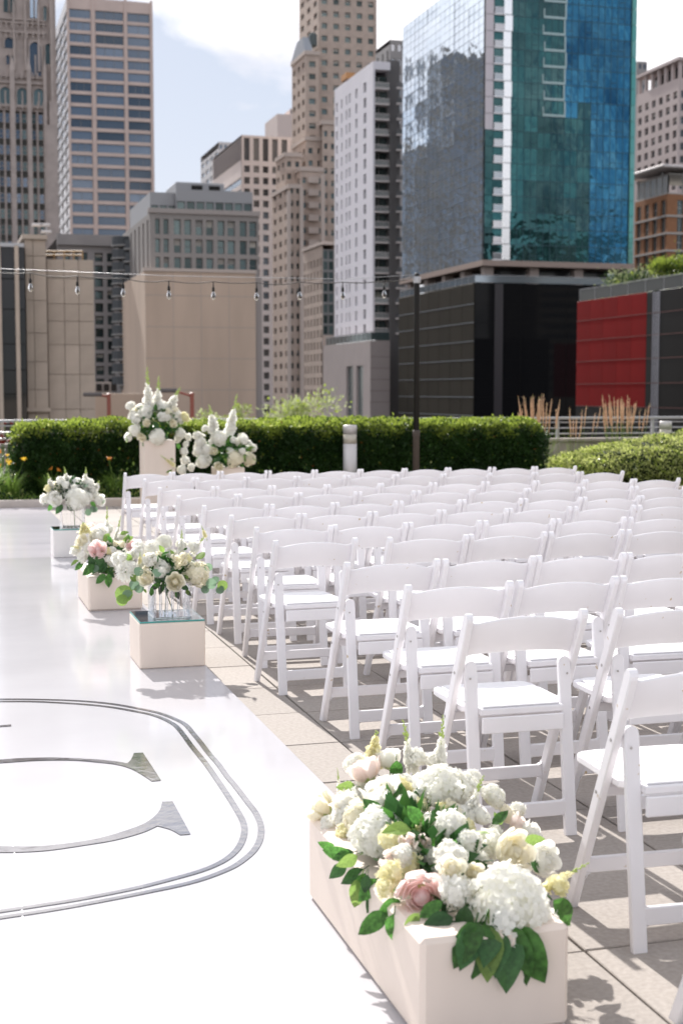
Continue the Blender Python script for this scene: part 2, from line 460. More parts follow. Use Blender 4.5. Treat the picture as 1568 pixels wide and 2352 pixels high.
def P(kind, c, u, z, d):
    return (u, c+d, z) if kind == 'F' else (c+d, u, z)
_wm = {}
def win_mesh(kind, w, h, glass, frame, style):
    key = (kind, round(w, 2), round(h, 2), glass.name, frame.name, style)
    if key in _wm: return _wm[key]
    b = MB(); f = min(.12, w*.09)
    def bx(u0, u1, z0, z1, d0, d1, mi):
        if kind == 'F': b.box((u0, d0, z0), (u1, d1, z1), mi=mi)
        else: b.box((d0, u0, z0), (d1, u1, z1), mi=mi)
    bx(f, w-f, f, h-f, .05, .09, 0)
    bx(0, f, 0, h, 0, .12, 1); bx(w-f, w, 0, h, 0, .12, 1)
    bx(f, w-f, 0, f, 0, .12, 1); bx(f, w-f, h-f, h, 0, .12, 1)
    if style == 'hung': bx(f, w-f, h*.5-f/2, h*.5+f/2, .02, .10, 1)
    if style == 'blind': bx(f, w-f, h*.55, h-f, .03, .045, 2)
    if style == 'two': bx(w/2-f/2, w/2+f/2, f, h-f, .01, .10, 1)
    if style == 'three':
        for k in (1, 2): bx(w*k/3-f/2, w*k/3+f/2, f, h-f, .01, .10, 1)
    if style == 'hung2':
        bx(w/2-f/2, w/2+f/2, f, h-f, .01, .10, 1); bx(f, w/2-f/2, h*.45, h*.45+f, .01, .10, 1); bx(w/2+f/2, w-f, h*.45, h*.45+f, .01, .10, 1)
    me = b.mesh('window', [glass, frame, M_blind]); _wm[key] = me
    return me
def facade(root, kind, c, us, zs, op, wall, glass=None, frame=None, style='plain', rec=.3, wb=None, wname='window'):
    """wall with openings at odd cells (op(i,j) true); us, zs break points"""
    own = wb is None
    if own: wb = MB()
    for i in range(len(us)-1):
        for j in range(len(zs)-1):
            u0, u1, z0, z1 = us[i], us[i+1], zs[j], zs[j+1]
            s = op(i, j)
            if not s:
                wb.add([P(kind,c,u0,z0,0),P(kind,c,u1,z0,0),P(kind,c,u1,z1,0),P(kind,c,u0,z1,0)], [(0,1,2,3)])
            else:
                vs = [P(kind,c,a,b_,d) for d in (0, rec) for a, b_ in ((u0,z0),(u1,z0),(u1,z1),(u0,z1))]
                wb.add(vs, [(0,1,5,4),(1,2,6,5),(2,3,7,6),(3,0,4,7)])
                st = s if isinstance(s, str) else style
                if glass:
                    me = win_mesh(kind, u1-u0, z1-z0, glass, frame or M_g_frame, st)
                    o = inst(wname, me, root); o.location = Vector(P(kind,c,u0,z0,rec)) - root.location
                else:
                    wb.add([P(kind,c,u0,z0,rec),P(kind,c,u1,z0,rec),P(kind,c,u1,z1,rec),P(kind,c,u0,z1,rec)], [(0,1,2,3)])
    if own and wb.v:
        o = wb.build('wall', wall, root); o.location = -root.location
    return wb
def bpart(mb, name, mats, root, smooth=False):
    o = mb.build(name, mats, root, smooth); o.location = -root.location; return o
def alt(a, b_, n, frac, lead=None):
    """n openings between a and b_: break points, opening share frac"""
    pitch = (b_-a)/n; g = pitch*(1-frac)/2; r = [a]
    for k in range(n): r += [a+pitch*k+g, a+pitch*(k+1)-g]
    return r + [b_]
odd = lambda i, j: i % 2 == 1 and j % 2 == 1
def shell(root, x0, x1, y0, y1, z0, z1, wall, name='wall', front=False, left=False):
    """the sides of a block that carry no openings, plus the roof"""
    b = MB()
    b.add([(x0,y0,z1),(x1,y0,z1),(x1,y1,z1),(x0,y1,z1)], [(0,1,2,3)])
    b.add([(x1,y0,z0),(x1,y1,z0),(x1,y1,z1),(x1,y0,z1)], [(0,1,2,3)])
    b.add([(x0,y1,z0),(x1,y1,z0),(x1,y1,z1),(x0,y1,z1)], [(0,1,2,3)])
    if front: b.add([(x0,y0,z0),(x1,y0,z0),(x1,y0,z1),(x0,y0,z1)], [(0,1,2,3)])
    if left: b.add([(x0,y0,z0),(x0,y1,z0),(x0,y1,z1),(x0,y0,z1)], [(0,1,2,3)])
    return bpart(b, name, wall, root)
def Z(px, py, Y): return at(px, py, Y).z
def X(px, py, Y): return at(px, py, Y).x
def Yl(px, py, Xc): return onx(px, py, Xc).y
rb = random.Random(11)
def rstyle(*st):
    return lambda i, j: (rb.choice(st) if (i % 2 and j % 2) else False)

# ---- office tower with ribbon windows
M_b2 = mat('office_precast', (.62,.50,.45), .8, noise=.06, nscale=.2)
Yf = 400; x0 = X(159, 300, Yf); x1 = X(354, 300, Yf); y1 = Yl(131, 300, x0)
t = empty('office_tower', (x0, Yf, GZ), 'tall precast office tower with three ribbon windows on every floor', 'tower')
zt = Z(250, 1, Yf)
us = [x0] + [X(p, 300, Yf) for p in (162, 212.5, 223, 287, 296, 347)] + [x1]
zs = [GZ, Z(250, 548, Yf)]
tops = [Z(250, 26 + 27.75*k, Yf) for k in range(19)]
for zt_ in reversed(tops): zs += [zt_, zt_ + 2.35]
zs += [zt, ]
zs = sorted(set(round(q, 3) for q in zs))
zz = [GZ]
for q in reversed(tops): zz += [q-2.35, q]
zz += [Z(250,-1,Yf)-.01, Z(250,-1,Yf)+.6]
# top row of windows just under the parapet
facade(t, 'F', Yf, us, zz[:-1], lambda i, j: (rb.choice(['three','two','plain']) if i in (1,3,5) and j % 2 == 1 and j < len(zz)-3 else False), M_b2, M_g_blue, M_g_frame, 'two', .45)
M_spandrel_side = mat('side_precast', (.62,.58,.57), .35)
M_g_side = mat('window_side', (.25,.30,.34), .06, .7, rcol=(.5,.5,.52))
facade(t, 'L', x0, alt(Yf+.4, y1, 3, .9), zz[:-1], lambda i, j: ('two' if i % 2 == 1 and j % 2 == 1 and j < len(zz)-3 else False), M_spandrel_side, M_g_side, M_g_framew, 'two', .25)
shell(t, x0, x1, Yf, y1, GZ, zz[-2], M_b2)
b = MB()
for p in (160.5, 217.7, 291.5, 350.5):
    xc = X(p, 300, Yf); b.box((xc-.35, Yf-.35, GZ), (xc+.35, Yf-.002, zz[-2]+.5))
bpart(b, 'pier', M_b2, t)

# ---- gothic stone tower
M_goth = mat('gothic_limestone', (.46,.39,.355), .85, noise=.14, nscale=.5)
M_goth_s = mat('dark_spandrel', (.075,.075,.065), .6, noise=.2, nscale=.8)
Yf = 300; x0 = X(-16, 400, Yf); x1 = X(134, 400, Yf); y1 = Yf + 26
t = empty('gothic_tower', (x0, Yf, GZ), 'gothic limestone tower with tall piers, dark spandrels and arched windows at its crown', 'tower')
zA = Z(60, 256, Yf); zB = Z(60, -60, Yf)
cols_ = ((-12,-3),(0,11),(15.6,25.5),(38.5,49),(53,64.5),(76,86),(91,102))
us = [x0]
for a, c in cols_: us += [X(a, 400, Yf), X(c, 400, Yf)]
us += [x1]
wb = facade(t, 'F', Yf, us, [GZ, zA], lambda i, j: i % 2 == 1, M_goth, rec=.75, wb=MB())
bpart(wb, 'wall', M_goth, t)
for a, c in cols_:
    xa, xb = X(a,400,Yf), X(c,400,Yf)
    b = MB(); b.box((xa, Yf+.60, GZ), (xb, Yf+.745, zA)); bpart(b, 'spandrel', M_goth_s, t)
    for k in range(17):
        yb = 283 + 36.7*k; za, zb2 = Z(60,yb,Yf), Z(60,yb-22.5,Yf)
        me = win_mesh('F', xb-xa, zb2-za, M_g_blue if (a < 50 and k < 6) or rb.random() < .25 else M_g_teal, M_goth, 'hung')
        o = inst('window', me, t); o.location = Vector((xa, Yf+.42, za)) - t.location
def arch_opening(mb, gl, x, w, z0_, z1_, y, mull=False, r=.5):
    """round headed opening: proud moulded surround with the glass set inside"""
    n = 6; pts = [(x-w/2, z0_), (x-w/2, z1_-w*r)]
    for k in range(1, n):
        a = k/n; pts.append((x-w/2+w/2*(1-cos(a*pi/2)), z1_-w*r+w*r*sin(a*pi/2)))
    pts.append((x, z1_)); pts += [(2*x-p[0], p[1]) for p in reversed(pts[:-1])]
    m = len(pts)
    gl.add([(p[0], y-.05, p[1]) for p in pts], [tuple(range(m))])
    o_ = [((p[0]-x)*1.22+x, (p[1]-z0_)*1.05+z0_) for p in pts]
    vs = [(p[0], y-.06, p[1]) for p in pts] + [(p[0], y-.55, p[1]) for p in pts] + [(p[0], y-.55, p[1]) for p in o_] + [(p[0], y, p[1]) for p in o_]
    fs = []
    for k in range(m-1):
        fs += [(k, k+1, m+k+1, m+k), (m+k, m+k+1, 2*m+k+1, 2*m+k), (2*m+k, 2*m+k+1, 3*m+k+1, 3*m+k)]
    mb.add(vs, fs)
    if mull: mb.box((x-w*.07, y-.35, z0_), (x+w*.07, y-.052, z0_+(z1_-z0_)*mull))
b = MB(); b.box((x0, Yf, zA), (x1, y1, zB)); b.box((x0+.1, Yf+.8, GZ), (x1, y1, zA-.01)); bpart(b, 'shaft', M_goth, t)
wp = lambda a, c: X(c,400,Yf)-X(a,400,Yf)
def arch(pa, pb, yt, yb, mull, g_, name='tracery'):
    b = MB(); g = MB(); xm = (X(pa,yt,Yf)+X(pb,yt,Yf))/2; w_ = X(pb,yt,Yf)-X(pa,yt,Yf)
    arch_opening(b, g, xm, w_, Z(60,yb,Yf), Z(60,yt,Yf), Yf, mull); o = bpart(g, 'window', g_, t); bpart(b, name, M_goth, t)
for a, c in ((0,25),(39,64),(77,102)): arch(a, c, 203, 242, .8, M_g_teal)
arch(11,34,89,113,0,M_g_blue); arch(68,94,96,173,.62,M_g_blue); arch(104,118,98,144,0,M_g_teal); arch(15,22,130,150,0,M_g_blue); arch(25,32,130,150,0,M_g_teal)
arch(8,19,-10,31,0,M_g_teal); arch(23,34,-10,31,0,M_g_teal); arch(69,77,-12,40,0,M_g_sky); arch(80,88,-12,40,0,M_g_sky); arch(100,107,12,45,0,M_g_teal)  # mirror glass in two of these arches imitates open sky
for ya, hh in ((194,.5),(248,.5),(180,.3),(78,.4),(56,.3),(48,.25)):
    b = MB(); b.box((x0-.2, Yf-.5, Z(60,ya,Yf)), (X(106,ya,Yf), Yf-.002, Z(60,ya,Yf)+hh)); bpart(b, 'string_course', M_goth, t)
for pa, pb, yt, dd in ((26.5,38,160,.9),(65.5,75.5,162,1.0),(103,110,162,1.1),(-22,-13,60,1.0),(36,41,20,.6),(62,67,20,.6),(92,97,20,.6)):
    b = MB(); xa, xb = X(pa,400,Yf), X(pb,400,Yf); zt_ = Z(pa,yt,Yf); z0b = GZ if yt > 50 else zA+8
    b.box((xa, Yf-dd, z0b), (xb, Yf-.003, zt_))
    xm = (xa+xb)/2; b.add([(xa,Yf-dd,zt_),(xb,Yf-dd,zt_),(xb,Yf-.003,zt_),(xa,Yf-.003,zt_),(xm,Yf-dd/2,zt_+3.0)], [(0,1,4),(1,2,4),(2,3,4),(3,0,4)])
    bpart(b, 'buttress', M_goth, t)
b = MB(); xa, xb = X(108,400,Yf), X(133.5,400,Yf)
b.box((xa, Yf-1.3, GZ), (xb, Yf-.004, Z(120,290,Yf))); xa2 = X(112,200,Yf); xb2 = X(131,200,Yf)
b.box((xa2, Yf-1.1, Z(120,290,Yf)+.003), (xb2, Yf-.004, Z(120,235,Yf))); b.box((xa2+.4, Yf-.9, Z(120,235,Yf)+.003), (xb2-.6, Yf-.004, zB))
bpart(b, 'corner_turret', M_goth, t)
rg = random.Random(5)
pin = MB(); pin.box((-.12,0,0), (.12,.22,1.0)); pin.add([(-.12,0,1),(.12,0,1),(.12,.22,1),(-.12,.22,1),(0,.11,1.6)], [(0,1,4),(1,2,4),(2,3,4),(3,0,4)]); pinm = pin.mesh('pinnacle', M_goth)
for q in (66, 184, 252, 90):
    for k in range(9):
        p = 2 + 12.2*k + rg.uniform(-.8,.8); o = inst('pinnacle', pinm, t); o.location = Vector((X(p,q,Yf), Yf-.8, Z(p,q,Yf))) - t.location

# ---- white gridded tower and its pale neighbour
M_b8 = mat('white_precast_grid', (.74,.66,.62), .7, noise=.03, nscale=.3)
M_louvre = mat('louvre_grey', (.22,.20,.20), .7)
Yf = 440; x0 = X(556, 500, Yf); x1 = X(671, 500, Yf); y1 = Yl(488, 400, x0)
t = empty('grid_tower', (x0, Yf, GZ), 'white gridded office tower with dark square windows behind the beige block', 'tower')
us = [x0]; 
for k in range(6):
    a = 561.5 + 21.4*k; us += [X(a, 500, Yf), X(a+13, 500, Yf)]
us = [u for u in us if u < x1-.3] + [x1]
if len(us) % 2: us.insert(-1, us[-1]-.2)
zz = [GZ]
for k in range(21, -1, -1):
    yb = 397 + 26.3*k; zz += [Z(600, yb, Yf), Z(600, yb-15.5, Yf)]
zz += [Z(600, 370, Yf), Z(600, 318, Yf), Z(600, 312, Yf)]
facade(t, 'F', Yf, us, zz, rstyle('plain','two'), M_b8, M_g_dark, M_g_frame, 'plain', .8)
facade(t, 'L', x0, alt(Yf+.5, y1, 1, .97), [GZ] + [q for k in range(21, -1, -1) for q in (Z(600,397+26.3*k,Yf), Z(600,397+26.3*k-15.5,Yf))] + [zz[-3], zz[-2]-.01], lambda i, j: i == 1 and j % 2 == 1 and j < 43, M_b8, M_g_side, M_g_framew, 'three', .3)
shell(t, x0, x1, Yf, y1, GZ, zz[-1], M_b8)
b = MB(); 
for k in range(22):
    yy = Yf + 1 + (y1-Yf-2)*k/22; b.box((x0-.25, yy, zz[-3]+.3), (x0-.02, yy+.7, zz[-2]))
bpart(b, 'louvre', M_louvre, t)
M_b8b = mat('pale_cladding', (.60,.58,.58), .6)
Yf = 560; xa = X(503, 400, Yf); xb = X(535, 400, Yf)
t = empty('pale_tower', (xa, Yf, GZ), 'pale grey tower peeking out to the left behind the white gridded tower', 'tower')
yb_ = Yl(461, 350, xa)
facade(t, 'F', Yf, alt(xa, xb, 3, .6), alt(Z(510,500,Yf), Z(510,326,Yf), 8, .5), odd, M_b8b, M_g_blue, M_g_framew, 'plain', .3)
facade(t, 'L', xa, alt(Yf, yb_, 4, .7), alt(Z(510,500,Yf), Z(510,340,Yf), 7, .45), odd, M_b8b, M_g_side, M_g_framew, 'plain', .3)
shell(t, xa, xb, Yf, yb_, GZ, Z(510,326,Yf), M_b8b)
shell(t, xa, xb, Yf, yb_, GZ, Z(510,500,Yf), M_b8b, front=True, left=True)
Yf = 640; xa = X(637, 300, Yf); xb = X(680, 300, Yf)
M_b9 = mat('pinkish_stone', (.62,.52,.48), .8)
t = empty('slab_tower', (xa, Yf, GZ), 'distant pinkish slab tower just left of the stepped brick tower', 'tower')
facade(t, 'F', Yf, alt(xa+6, xb, 2, .4), alt(Z(650,340,Yf), Z(650,248,Yf), 6, .5), odd, M_b9, M_g_dark, None, 'plain', .4)
b = MB(); b.box((xa, Yf+.01, GZ), (xb, Yf+25, Z(650,262,Yf))); b.box((xa+6, Yf+.5, GZ), (xb, Yf+20, Z(650,250,Yf))); bpart(b, 'wall', M_b9, t)

# ---- stepped brick tower
M_b10 = mat('buff_brick', (.49,.395,.335), .85, noise=.12, nscale=.6)
M_b10c = mat('buff_stone_trim', (.52,.44,.39), .8)
Yf = 400
xs0 = X(732, 200, Yf)
t = empty('stepped_tower', (xs0, Yf, GZ), 'stepped buff brick tower rising beyond the top of the view', 'tower')
def block(px_c, px_r, px_l, ytop, ybot, Yb, nl, nf, pitch=3.45, fr=.45, ww=.48, glass=M_g_teal):
    """one tier: front from corner px_c to px_r, left flank back to px_l"""
    xc = X(px_c, 400, Yb); xr = X(px_r, 400, Yb); yl = Yl(px_l, 400, xc)
    zt_ = Z(px_c, ytop, Yb); zb_ = Z(px_c, ybot, Yb); n = max(1, int(round((zt_-zb_-.8)/pitch)))
    zs_ = [zb_]; 
    for k in range(n): zs_ += [zb_+.4+k*pitch+pitch*.3, zb_+.4+k*pitch+pitch*(.3+fr)]
    zs_ += [zt_]
    facade(t, 'F', Yb, alt(xc, xr, nf, ww), zs_, rstyle('hung','hung','blind'), M_b10, glass, M_g_frame, 'hung', .45)
    if nl: facade(t, 'L', xc, alt(Yb, yl, nl, ww), zs_, rstyle('hung','blind','hung'), M_b10, glass, M_g_frame, 'hung', .45)
    shell(t, xc, xr, Yb, yl, zb_, zt_, M_b10)
    b = MB(); b.box((xc-.35, Yb-.35, zt_-.9), (xr+.2, Yb-.003, zt_+.25)); b.box((xc-.35, Yb-.002, zt_-.9), (xc-.003, yl+.3, zt_+.25))
    bpart(b, 'cornice', M_b10c, t)
    return xc, xr, yl, zt_
block(732, 864, 688, -70, 330, 400, 3, 5)
xc, xr, yl, zt_ = block(702, 733, 671, 118, 335, 397, 3, 1)
b = MB()     # slanted lead roof with dark finial on the upper setback
b.add([(xc-.3,397,zt_+.3),(xr-2,397,zt_+.3),(xr-2,yl,zt_+.3),(xc-.3,yl,zt_+.3),(xr-4.5,398,zt_+4.2),(xr-2.2,398,zt_+4.2),(xr-2.2,yl-8,zt_+4.2),(xr-4.5,yl-8,zt_+4.2)],
      [(0,1,5,4),(1,2,6,5),(2,3,7,6),(3,0,4,7),(4,5,6,7)])
bpart(b, 'roof', mat('lead_roof', (.35,.37,.40), .5, .3), t)
b = MB(); b.box((xr-2.6, 397.2, zt_+1.5), (xr-.4, 399.5, zt_+5.6), ch=.6); bpart(b, 'roof_lantern', mat('lantern_dark', (.08,.10,.10), .4), t)
block(703, 765, 672, 315, 392, 394, 3, 3)
block(740, 772, 733, 278, 1000, 391, 0, 2)
block(690, 742, 660, 385, 1000, 388, 3, 3)
block(655, 692, 634, 352, 480, 393, 2, 2)
block(663, 690.5, 625, 425, 1000, 385.5, 3, 2)
b = MB()
for px, y0_, y1_ in ((741,400,930),(692,430,930),(663,440,930)):
    xx = X(px, 600, 385); b.box((xx-.5, 384.4, Z(px,y1_,385)), (xx+.5, 385.3, Z(px,y0_,385)))
bpart(b, 'pier', M_b10c, t)
# bay with a pale stone oriel column
xx = X(720, 480, 387); bo = MB(); bo.box((-1.5,0,-1.5), (1.5,1.0,.2)); bom = bo.mesh('oriel', M_b10c)
for k in range(6): o = inst('oriel', bom, t); o.location = Vector((xx, 386.6, Z(720, 408+29*k, 387))) - t.location

# lower brick annex with glazed end
Yf = 300; xc = X(741, 700, Yf); xr = X(767, 700, Yf); yl = Yl(697, 700, xc)
t = empty('brick_annex', (xc, Yf, GZ), 'lower buff brick building with a teal glazed end wall beside the white tower', 'building')
zt_ = Z(741, 562, Yf)
zs = [GZ, Z(741,930,Yf)]
zz = [GZ]
for k in range(12):
    zb_ = Z(741, 912-27.5*k, Yf); zz += [zb_, zb_+1.7]
zz += [zt_]
facade(t, 'L', xc, alt(Yf, yl, 6, .5), zz, rstyle('hung','plain'), M_b10, M_g_teal, M_g_frame, 'hung', .35)
facade(t, 'F', Yf, alt(xc, xr, 2, .92), alt(Z(741,770,Yf), zt_-1, 8, .85), odd, M_g_frame, M_g_teal, M_g_frame, 'plain', .1)
shell(t, xc, xr, Yf, yl, GZ, zt_-.01, M_b10); b = MB(); b.box((xc, Yf+.01, GZ), (xr, Yf+.5, Z(741,770,Yf))); bpart(b, 'wall', M_b10, t)
b = MB(); b.box((xc-.4, Yf-.4, zt_), (xr, yl+.3, zt_+.7)); bpart(b, 'cornice', M_b10c, t)

# ---- beige block with glazed floors above
M_b4 = mat('beige_render', (.56,.43,.335), .85, noise=.10, nscale=.35, stretch=(1,1,.18))
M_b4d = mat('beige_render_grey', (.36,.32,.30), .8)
M_b3 = mat('grey_brown_stone', (.29,.265,.25), .8, noise=.06, nscale=.3)
Yf = 150; xc = X(334, 700, Yf); xr = X(604, 700, Yf); yl = Yl(276, 700, xc)
t = empty('beige_block', (xc, Yf, GZ), 'wide windowless beige block under the grey glazed floors', 'building')
zt_ = Z(450, 625, Yf)
b = MB(); b.box((xc, Yf, GZ), (X(587,700,Yf), yl, zt_)); bpart(b, 'wall', M_b4, t)
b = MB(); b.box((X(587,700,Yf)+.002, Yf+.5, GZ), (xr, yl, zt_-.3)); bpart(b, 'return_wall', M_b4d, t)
b = MB()
for k in range(4):
    z_ = Z(450, 680+72*k, Yf); b.box((xc, Yf-.012, z_), (X(587,700,Yf), Yf-.001, z_+.05))
for p in (398, 462, 526):
    b.box((X(p,700,Yf)-.02, Yf-.011, GZ), (X(p,700,Yf)+.02, Yf-.001, zt_))
bpart(b, 'joint', M_b4d, t)
b = MB(); b.box((xc-.15, Yf-.15, zt_+.001), (X(587,700,Yf)+.1, Yf+.8, zt_+.35)); bpart(b, 'parapet', M_b10c, t)
t2 = empty('glazed_block', (xc, Yf+2, zt_), 'grey building of glazed floors rising above the windowless beige block', 'building')
Yg = Yf + 2; xg0 = X(345, 560, Yg); xg1 = X(594, 560, Yg); yg = Yl(281, 560, xg0)
zt2 = Z(450, 492, Yg); us = [xg0]
for a, c in ((357,368),(376,388),(400,416),(424,440),(450,466),(474,490),(500,516),(523,540),(551,567),(573,590)):
    us += [X(a,560,Yg), X(c,560,Yg)]
us += [xg1]
zz = [zt_-.5]
for a, c in ((622,592),(582,550),(540,505)): zz += [Z(450,a,Yg), Z(450,c,Yg)]
zz += [zt2]
facade(t2, 'F', Yg, us, zz, rstyle('hung','plain','blind'), M_b3, M_g_teal, M_g_frame, 'hung', .35)
facade(t2, 'L', xg0, alt(Yg, yg, 7, .35), [zt_-.5, zt_+.2, zt2-.6, zt2], odd, M_b3, M_g_dark, M_g_frame, 'plain', .6)
shell(t2, xg0, xg1, Yg, yg, zt_-.5, zt2, M_b3)
b = MB(); b.box((xg0-.15, Yg-.2, zt2+.001), (xg1+.15, Yg+.8, zt2+.5)); bpart(b, 'parapet', M_b4d, t2)
M_pent = mat('penthouse_cladding', (.30,.30,.31), .45, .3)
Yp = Yg + 2.5; za = Z(450,490,Yp)-.5; zb_ = Z(450,463,Yp); zc_ = Z(450,436,Yp)
xa = X(405,450,Yp); xb = X(580,450,Yp)
facade(t2, 'F', Yp, alt(xa, xb, 8, .86), [za, za+.6, zb_, zc_], lambda i, j: i % 2 == 1 and j == 1, M_pent, M_g_teal, M_g_frame, 'plain', .15)
shell(t2, xa, xb, Yp, yg-2, za, zc_, M_pent, left=True)
xa2 = X(345,450,Yp+1); xb2 = X(406,450,Yp+1)
facade(t2, 'F', Yp+1, alt(xa2, xb2, 3, .8), [za, za+.5, zb_-.4, Z(375,442,Yp+1)], lambda i, j: i % 2 == 1 and j == 1, M_pent, M_g_teal, M_g_frame, 'plain', .15)
shell(t2, xa2, xb2-.01, Yp+1, yg-3, za, Z(375,442,Yp+1), M_pent, left=True)
b = MB(); b.box((X(404,430,Yp+4), Yp+4, zc_), (X(515,430,Yp+4), Yp+11, Z(450,419,Yp+4)), ch=.1)
for p in (440, 480): b.box((X(p,430,Yp+4), Yp+3.93, zc_+.5), (X(p+25,430,Yp+4), Yp+3.998, Z(450,426,Yp+4)), mi=1)
bpart(b, 'plant_room', [M_pent, M_black], t2)

# ---- balcony tower on the left of the beige block
M_b5 = mat('grey_concrete_frame', (.30,.275,.265), .8, noise=.1, nscale=.4)
Yf = 176; xa = X(133, 700, Yf); xb = X(278, 700, Yf)
t = empty('balcony_building', (xa, Yf, GZ), 'grey residential building with stacked dark rounded balconies left of the beige block', 'building')
zt_ = Z(200, 549, Yf)
us = [xa]
for a, c in ((150,163),(170,183),(190,203),(219.5,238),(247.5,262)): us += [X(a,700,Yf), X(c,700,Yf)]
us += [xb]
zz = [GZ]
for k in range(10, -1, -1):
    yb = 600 + 29*k; zz += [Z(200,yb,Yf), Z(200,yb-20,Yf)]
zz += [zt_]
facade(t, 'F', Yf, us, zz, rstyle('hung2','plain','two','blind'), M_b5, M_g_teal, M_black, 'two', .5)
shell(t, xa, xb, Yf, Yf+25, GZ, zt_, M_b5)
b = MB(); b.box((xa, Yf-.5, zt_-.8), (xb, Yf-.003, zt_+.5)); bpart(b, 'parapet', M_b5, t)
Yb = 170; xa = X(277, 700, Yb); xb = X(337, 700, Yb)
b = MB(); b.box((xa, Yb, GZ), (xb, Yb+14, Z(300,546,Yb))); bpart(b, 'tower_core', M_b5, t)
M_balc = mat('balcony_dark', (.05,.055,.06), .5)
M_balc_slab = mat('balcony_slab', (.26,.25,.24), .7)
bal = MB(); bal.lathe([(1.55,0),(1.6,.02),(1.6,.18),(1.55,.2)], n=14, mi=1); bal.lathe([(1.5,.2),(1.5,1.15),(1.42,1.15),(1.42,.25)], n=14, mi=0)
balm = bal.mesh('balcony', [M_balc, M_balc_slab])
for c, px in enumerate((287, 311, 330)):
    for k in range(12):
        yy = 568 + 29*k + (8 if c == 1 else 0)
        p = at(px, yy, Yb-.2-.8*c); o = inst('balcony', balm, t); o.location = p - t.location
b = MB()
for c, (p, q) in enumerate(((293,302),(317,325))):
    for k in range(12):
        yy = 575+29*k; b.box((X(p,yy,Yb), Yb-.06, Z(p,yy,Yb)), (X(q,yy,Yb), Yb-.003, Z(p,yy-18,Yb)))
bpart(b, 'window', M_g_teal, t)

# ---- low walls in front of it
Yf = 120
t = empty('service_building', (X(220,900,Yf), Yf, GZ), 'low flat beige service building with a dark vent band between stone and beige blocks', 'building')
b = MB(); b.box((X(214,920,Yf), Yf, GZ), (X(352,920,Yf), Yf+10, Z(250,904,Yf))); bpart(b, 'wall', M_b4, t)
b = MB(); b.box((X(214,890,Yf+6), Yf+11, Z(250,904,Yf)-1), (X(272,890,Yf+6), Yf+18, Z(250,877,Yf+11))); bpart(b, 'roof_block', M_b3, t)
b = MB()
for k in range(3): b.box((X(222+17*k,890,Yf+11), Yf+10.9, Z(250,898,Yf+11)), (X(234+17*k,890,Yf+11), Yf+10.998, Z(250,882,Yf+11)))
bpart(b, 'vent', M_black, t)

# ---- stone building near left, slab clad
M_b6 = mat('limestone_slab', (.47,.39,.32), .8, noise=.10, nscale=.8, rand=.07)
M_b6j = mat('limestone_joint', (.22,.18,.15), .9)
Yf = 99; xa = X(62,800,Yf); xb = X(110,800,Yf); xc = X(218,800,Yf)
t = empty('stone_building', (xa, Yf, GZ), 'limestone slab clad building of two blocks with a roof railing at the left', 'building')
z1_ = Z(85, 550, Yf); z2_ = Z(160, 596, Yf+1)
b = MB(); b.box((xa, Yf+.06, GZ), (xb, Yf+12, z1_-.1)); b.box((xb+.002, Yf+1.06, GZ), (xc, Yf+12, z2_-.1)); bpart(b, 'core', M_b6j, t)
rs = random.Random(2)
def slabs(xe, ye, Y, name='stone_slab'):
    for i in range(len(xe)-1):
        for j in range(len(ye)-1):
            w = xe[i+1]-xe[i]; h = ye[j+1]-ye[j]
            b = MB(); b.box((0, 0, 0), (w-.03, .08, h-.03), ch=.012)
            o = b.build(name, M_b6, t); o.location = Vector((xe[i]+.015, Y-rs.uniform(.02,.035), ye[j]+.015)) - t.location
yz = [1000, 950, 895, 831, 765, 690, 622, 588, 550]
slabs([X(p,800,Yf) for p in (62,80,110)], [Z(85,q,Yf) for q in yz], Yf)
yz = [1000, 940, 860, 792, 738, 698, 640, 596]
slabs([X(p,800,Yf+1) for p in (111,150,183,218)], [Z(160,q,Yf+1) for q in yz], Yf+1)
b = MB(); b.box((xa-.2, Yf-.25, z1_), (xb+.1, Yf+12, z1_+.3)); bpart(b, 'cornice', M_b6, t); b = MB(); b.box((xa-.3, Yf-.4, Z(85,945,Yf)), (xb+.1, Yf-.04, Z(85,940,Yf)+.1)); bpart(b, 'base_course', M_b6, t)
M_yel = mat('railing_ochre', (.42,.27,.12), .5)
b = MB(); Yr = Yf+5
for q in (577, 586): b.tube([at(104,q,Yr), at(190,q,Yr)], .06, 6)
for p in (104, 125, 148, 170, 190): b.tube([at(p,577,Yr), at(p,598,Yr)], .05, 6)
bpart(b, 'roof_railing', M_yel, t)
t = empty('roof_floodlight', at(108, 560, Yf+3), 'small twin head floodlight on a thin pole above the stone building', 'floodlight')
b = MB(); a_ = at(108,552,Yf+3); c_ = at(107,518,Yf+3)
b.tube([a_, c_], .05, 6); b.tube([c_, at(84,517,Yf+3)], .04, 6); bpart(b, 'pole', M_rail, t)
b = MB()
for p, q in ((86,517),(104,517),(107,533)): c_ = at(p,q,Yf+3); b.box((c_.x-.35,c_.y-.2,c_.z-.08),(c_.x+.35,c_.y+.2,c_.z+.12), ch=.03)
bpart(b, 'lamp_head', M_steel, t)

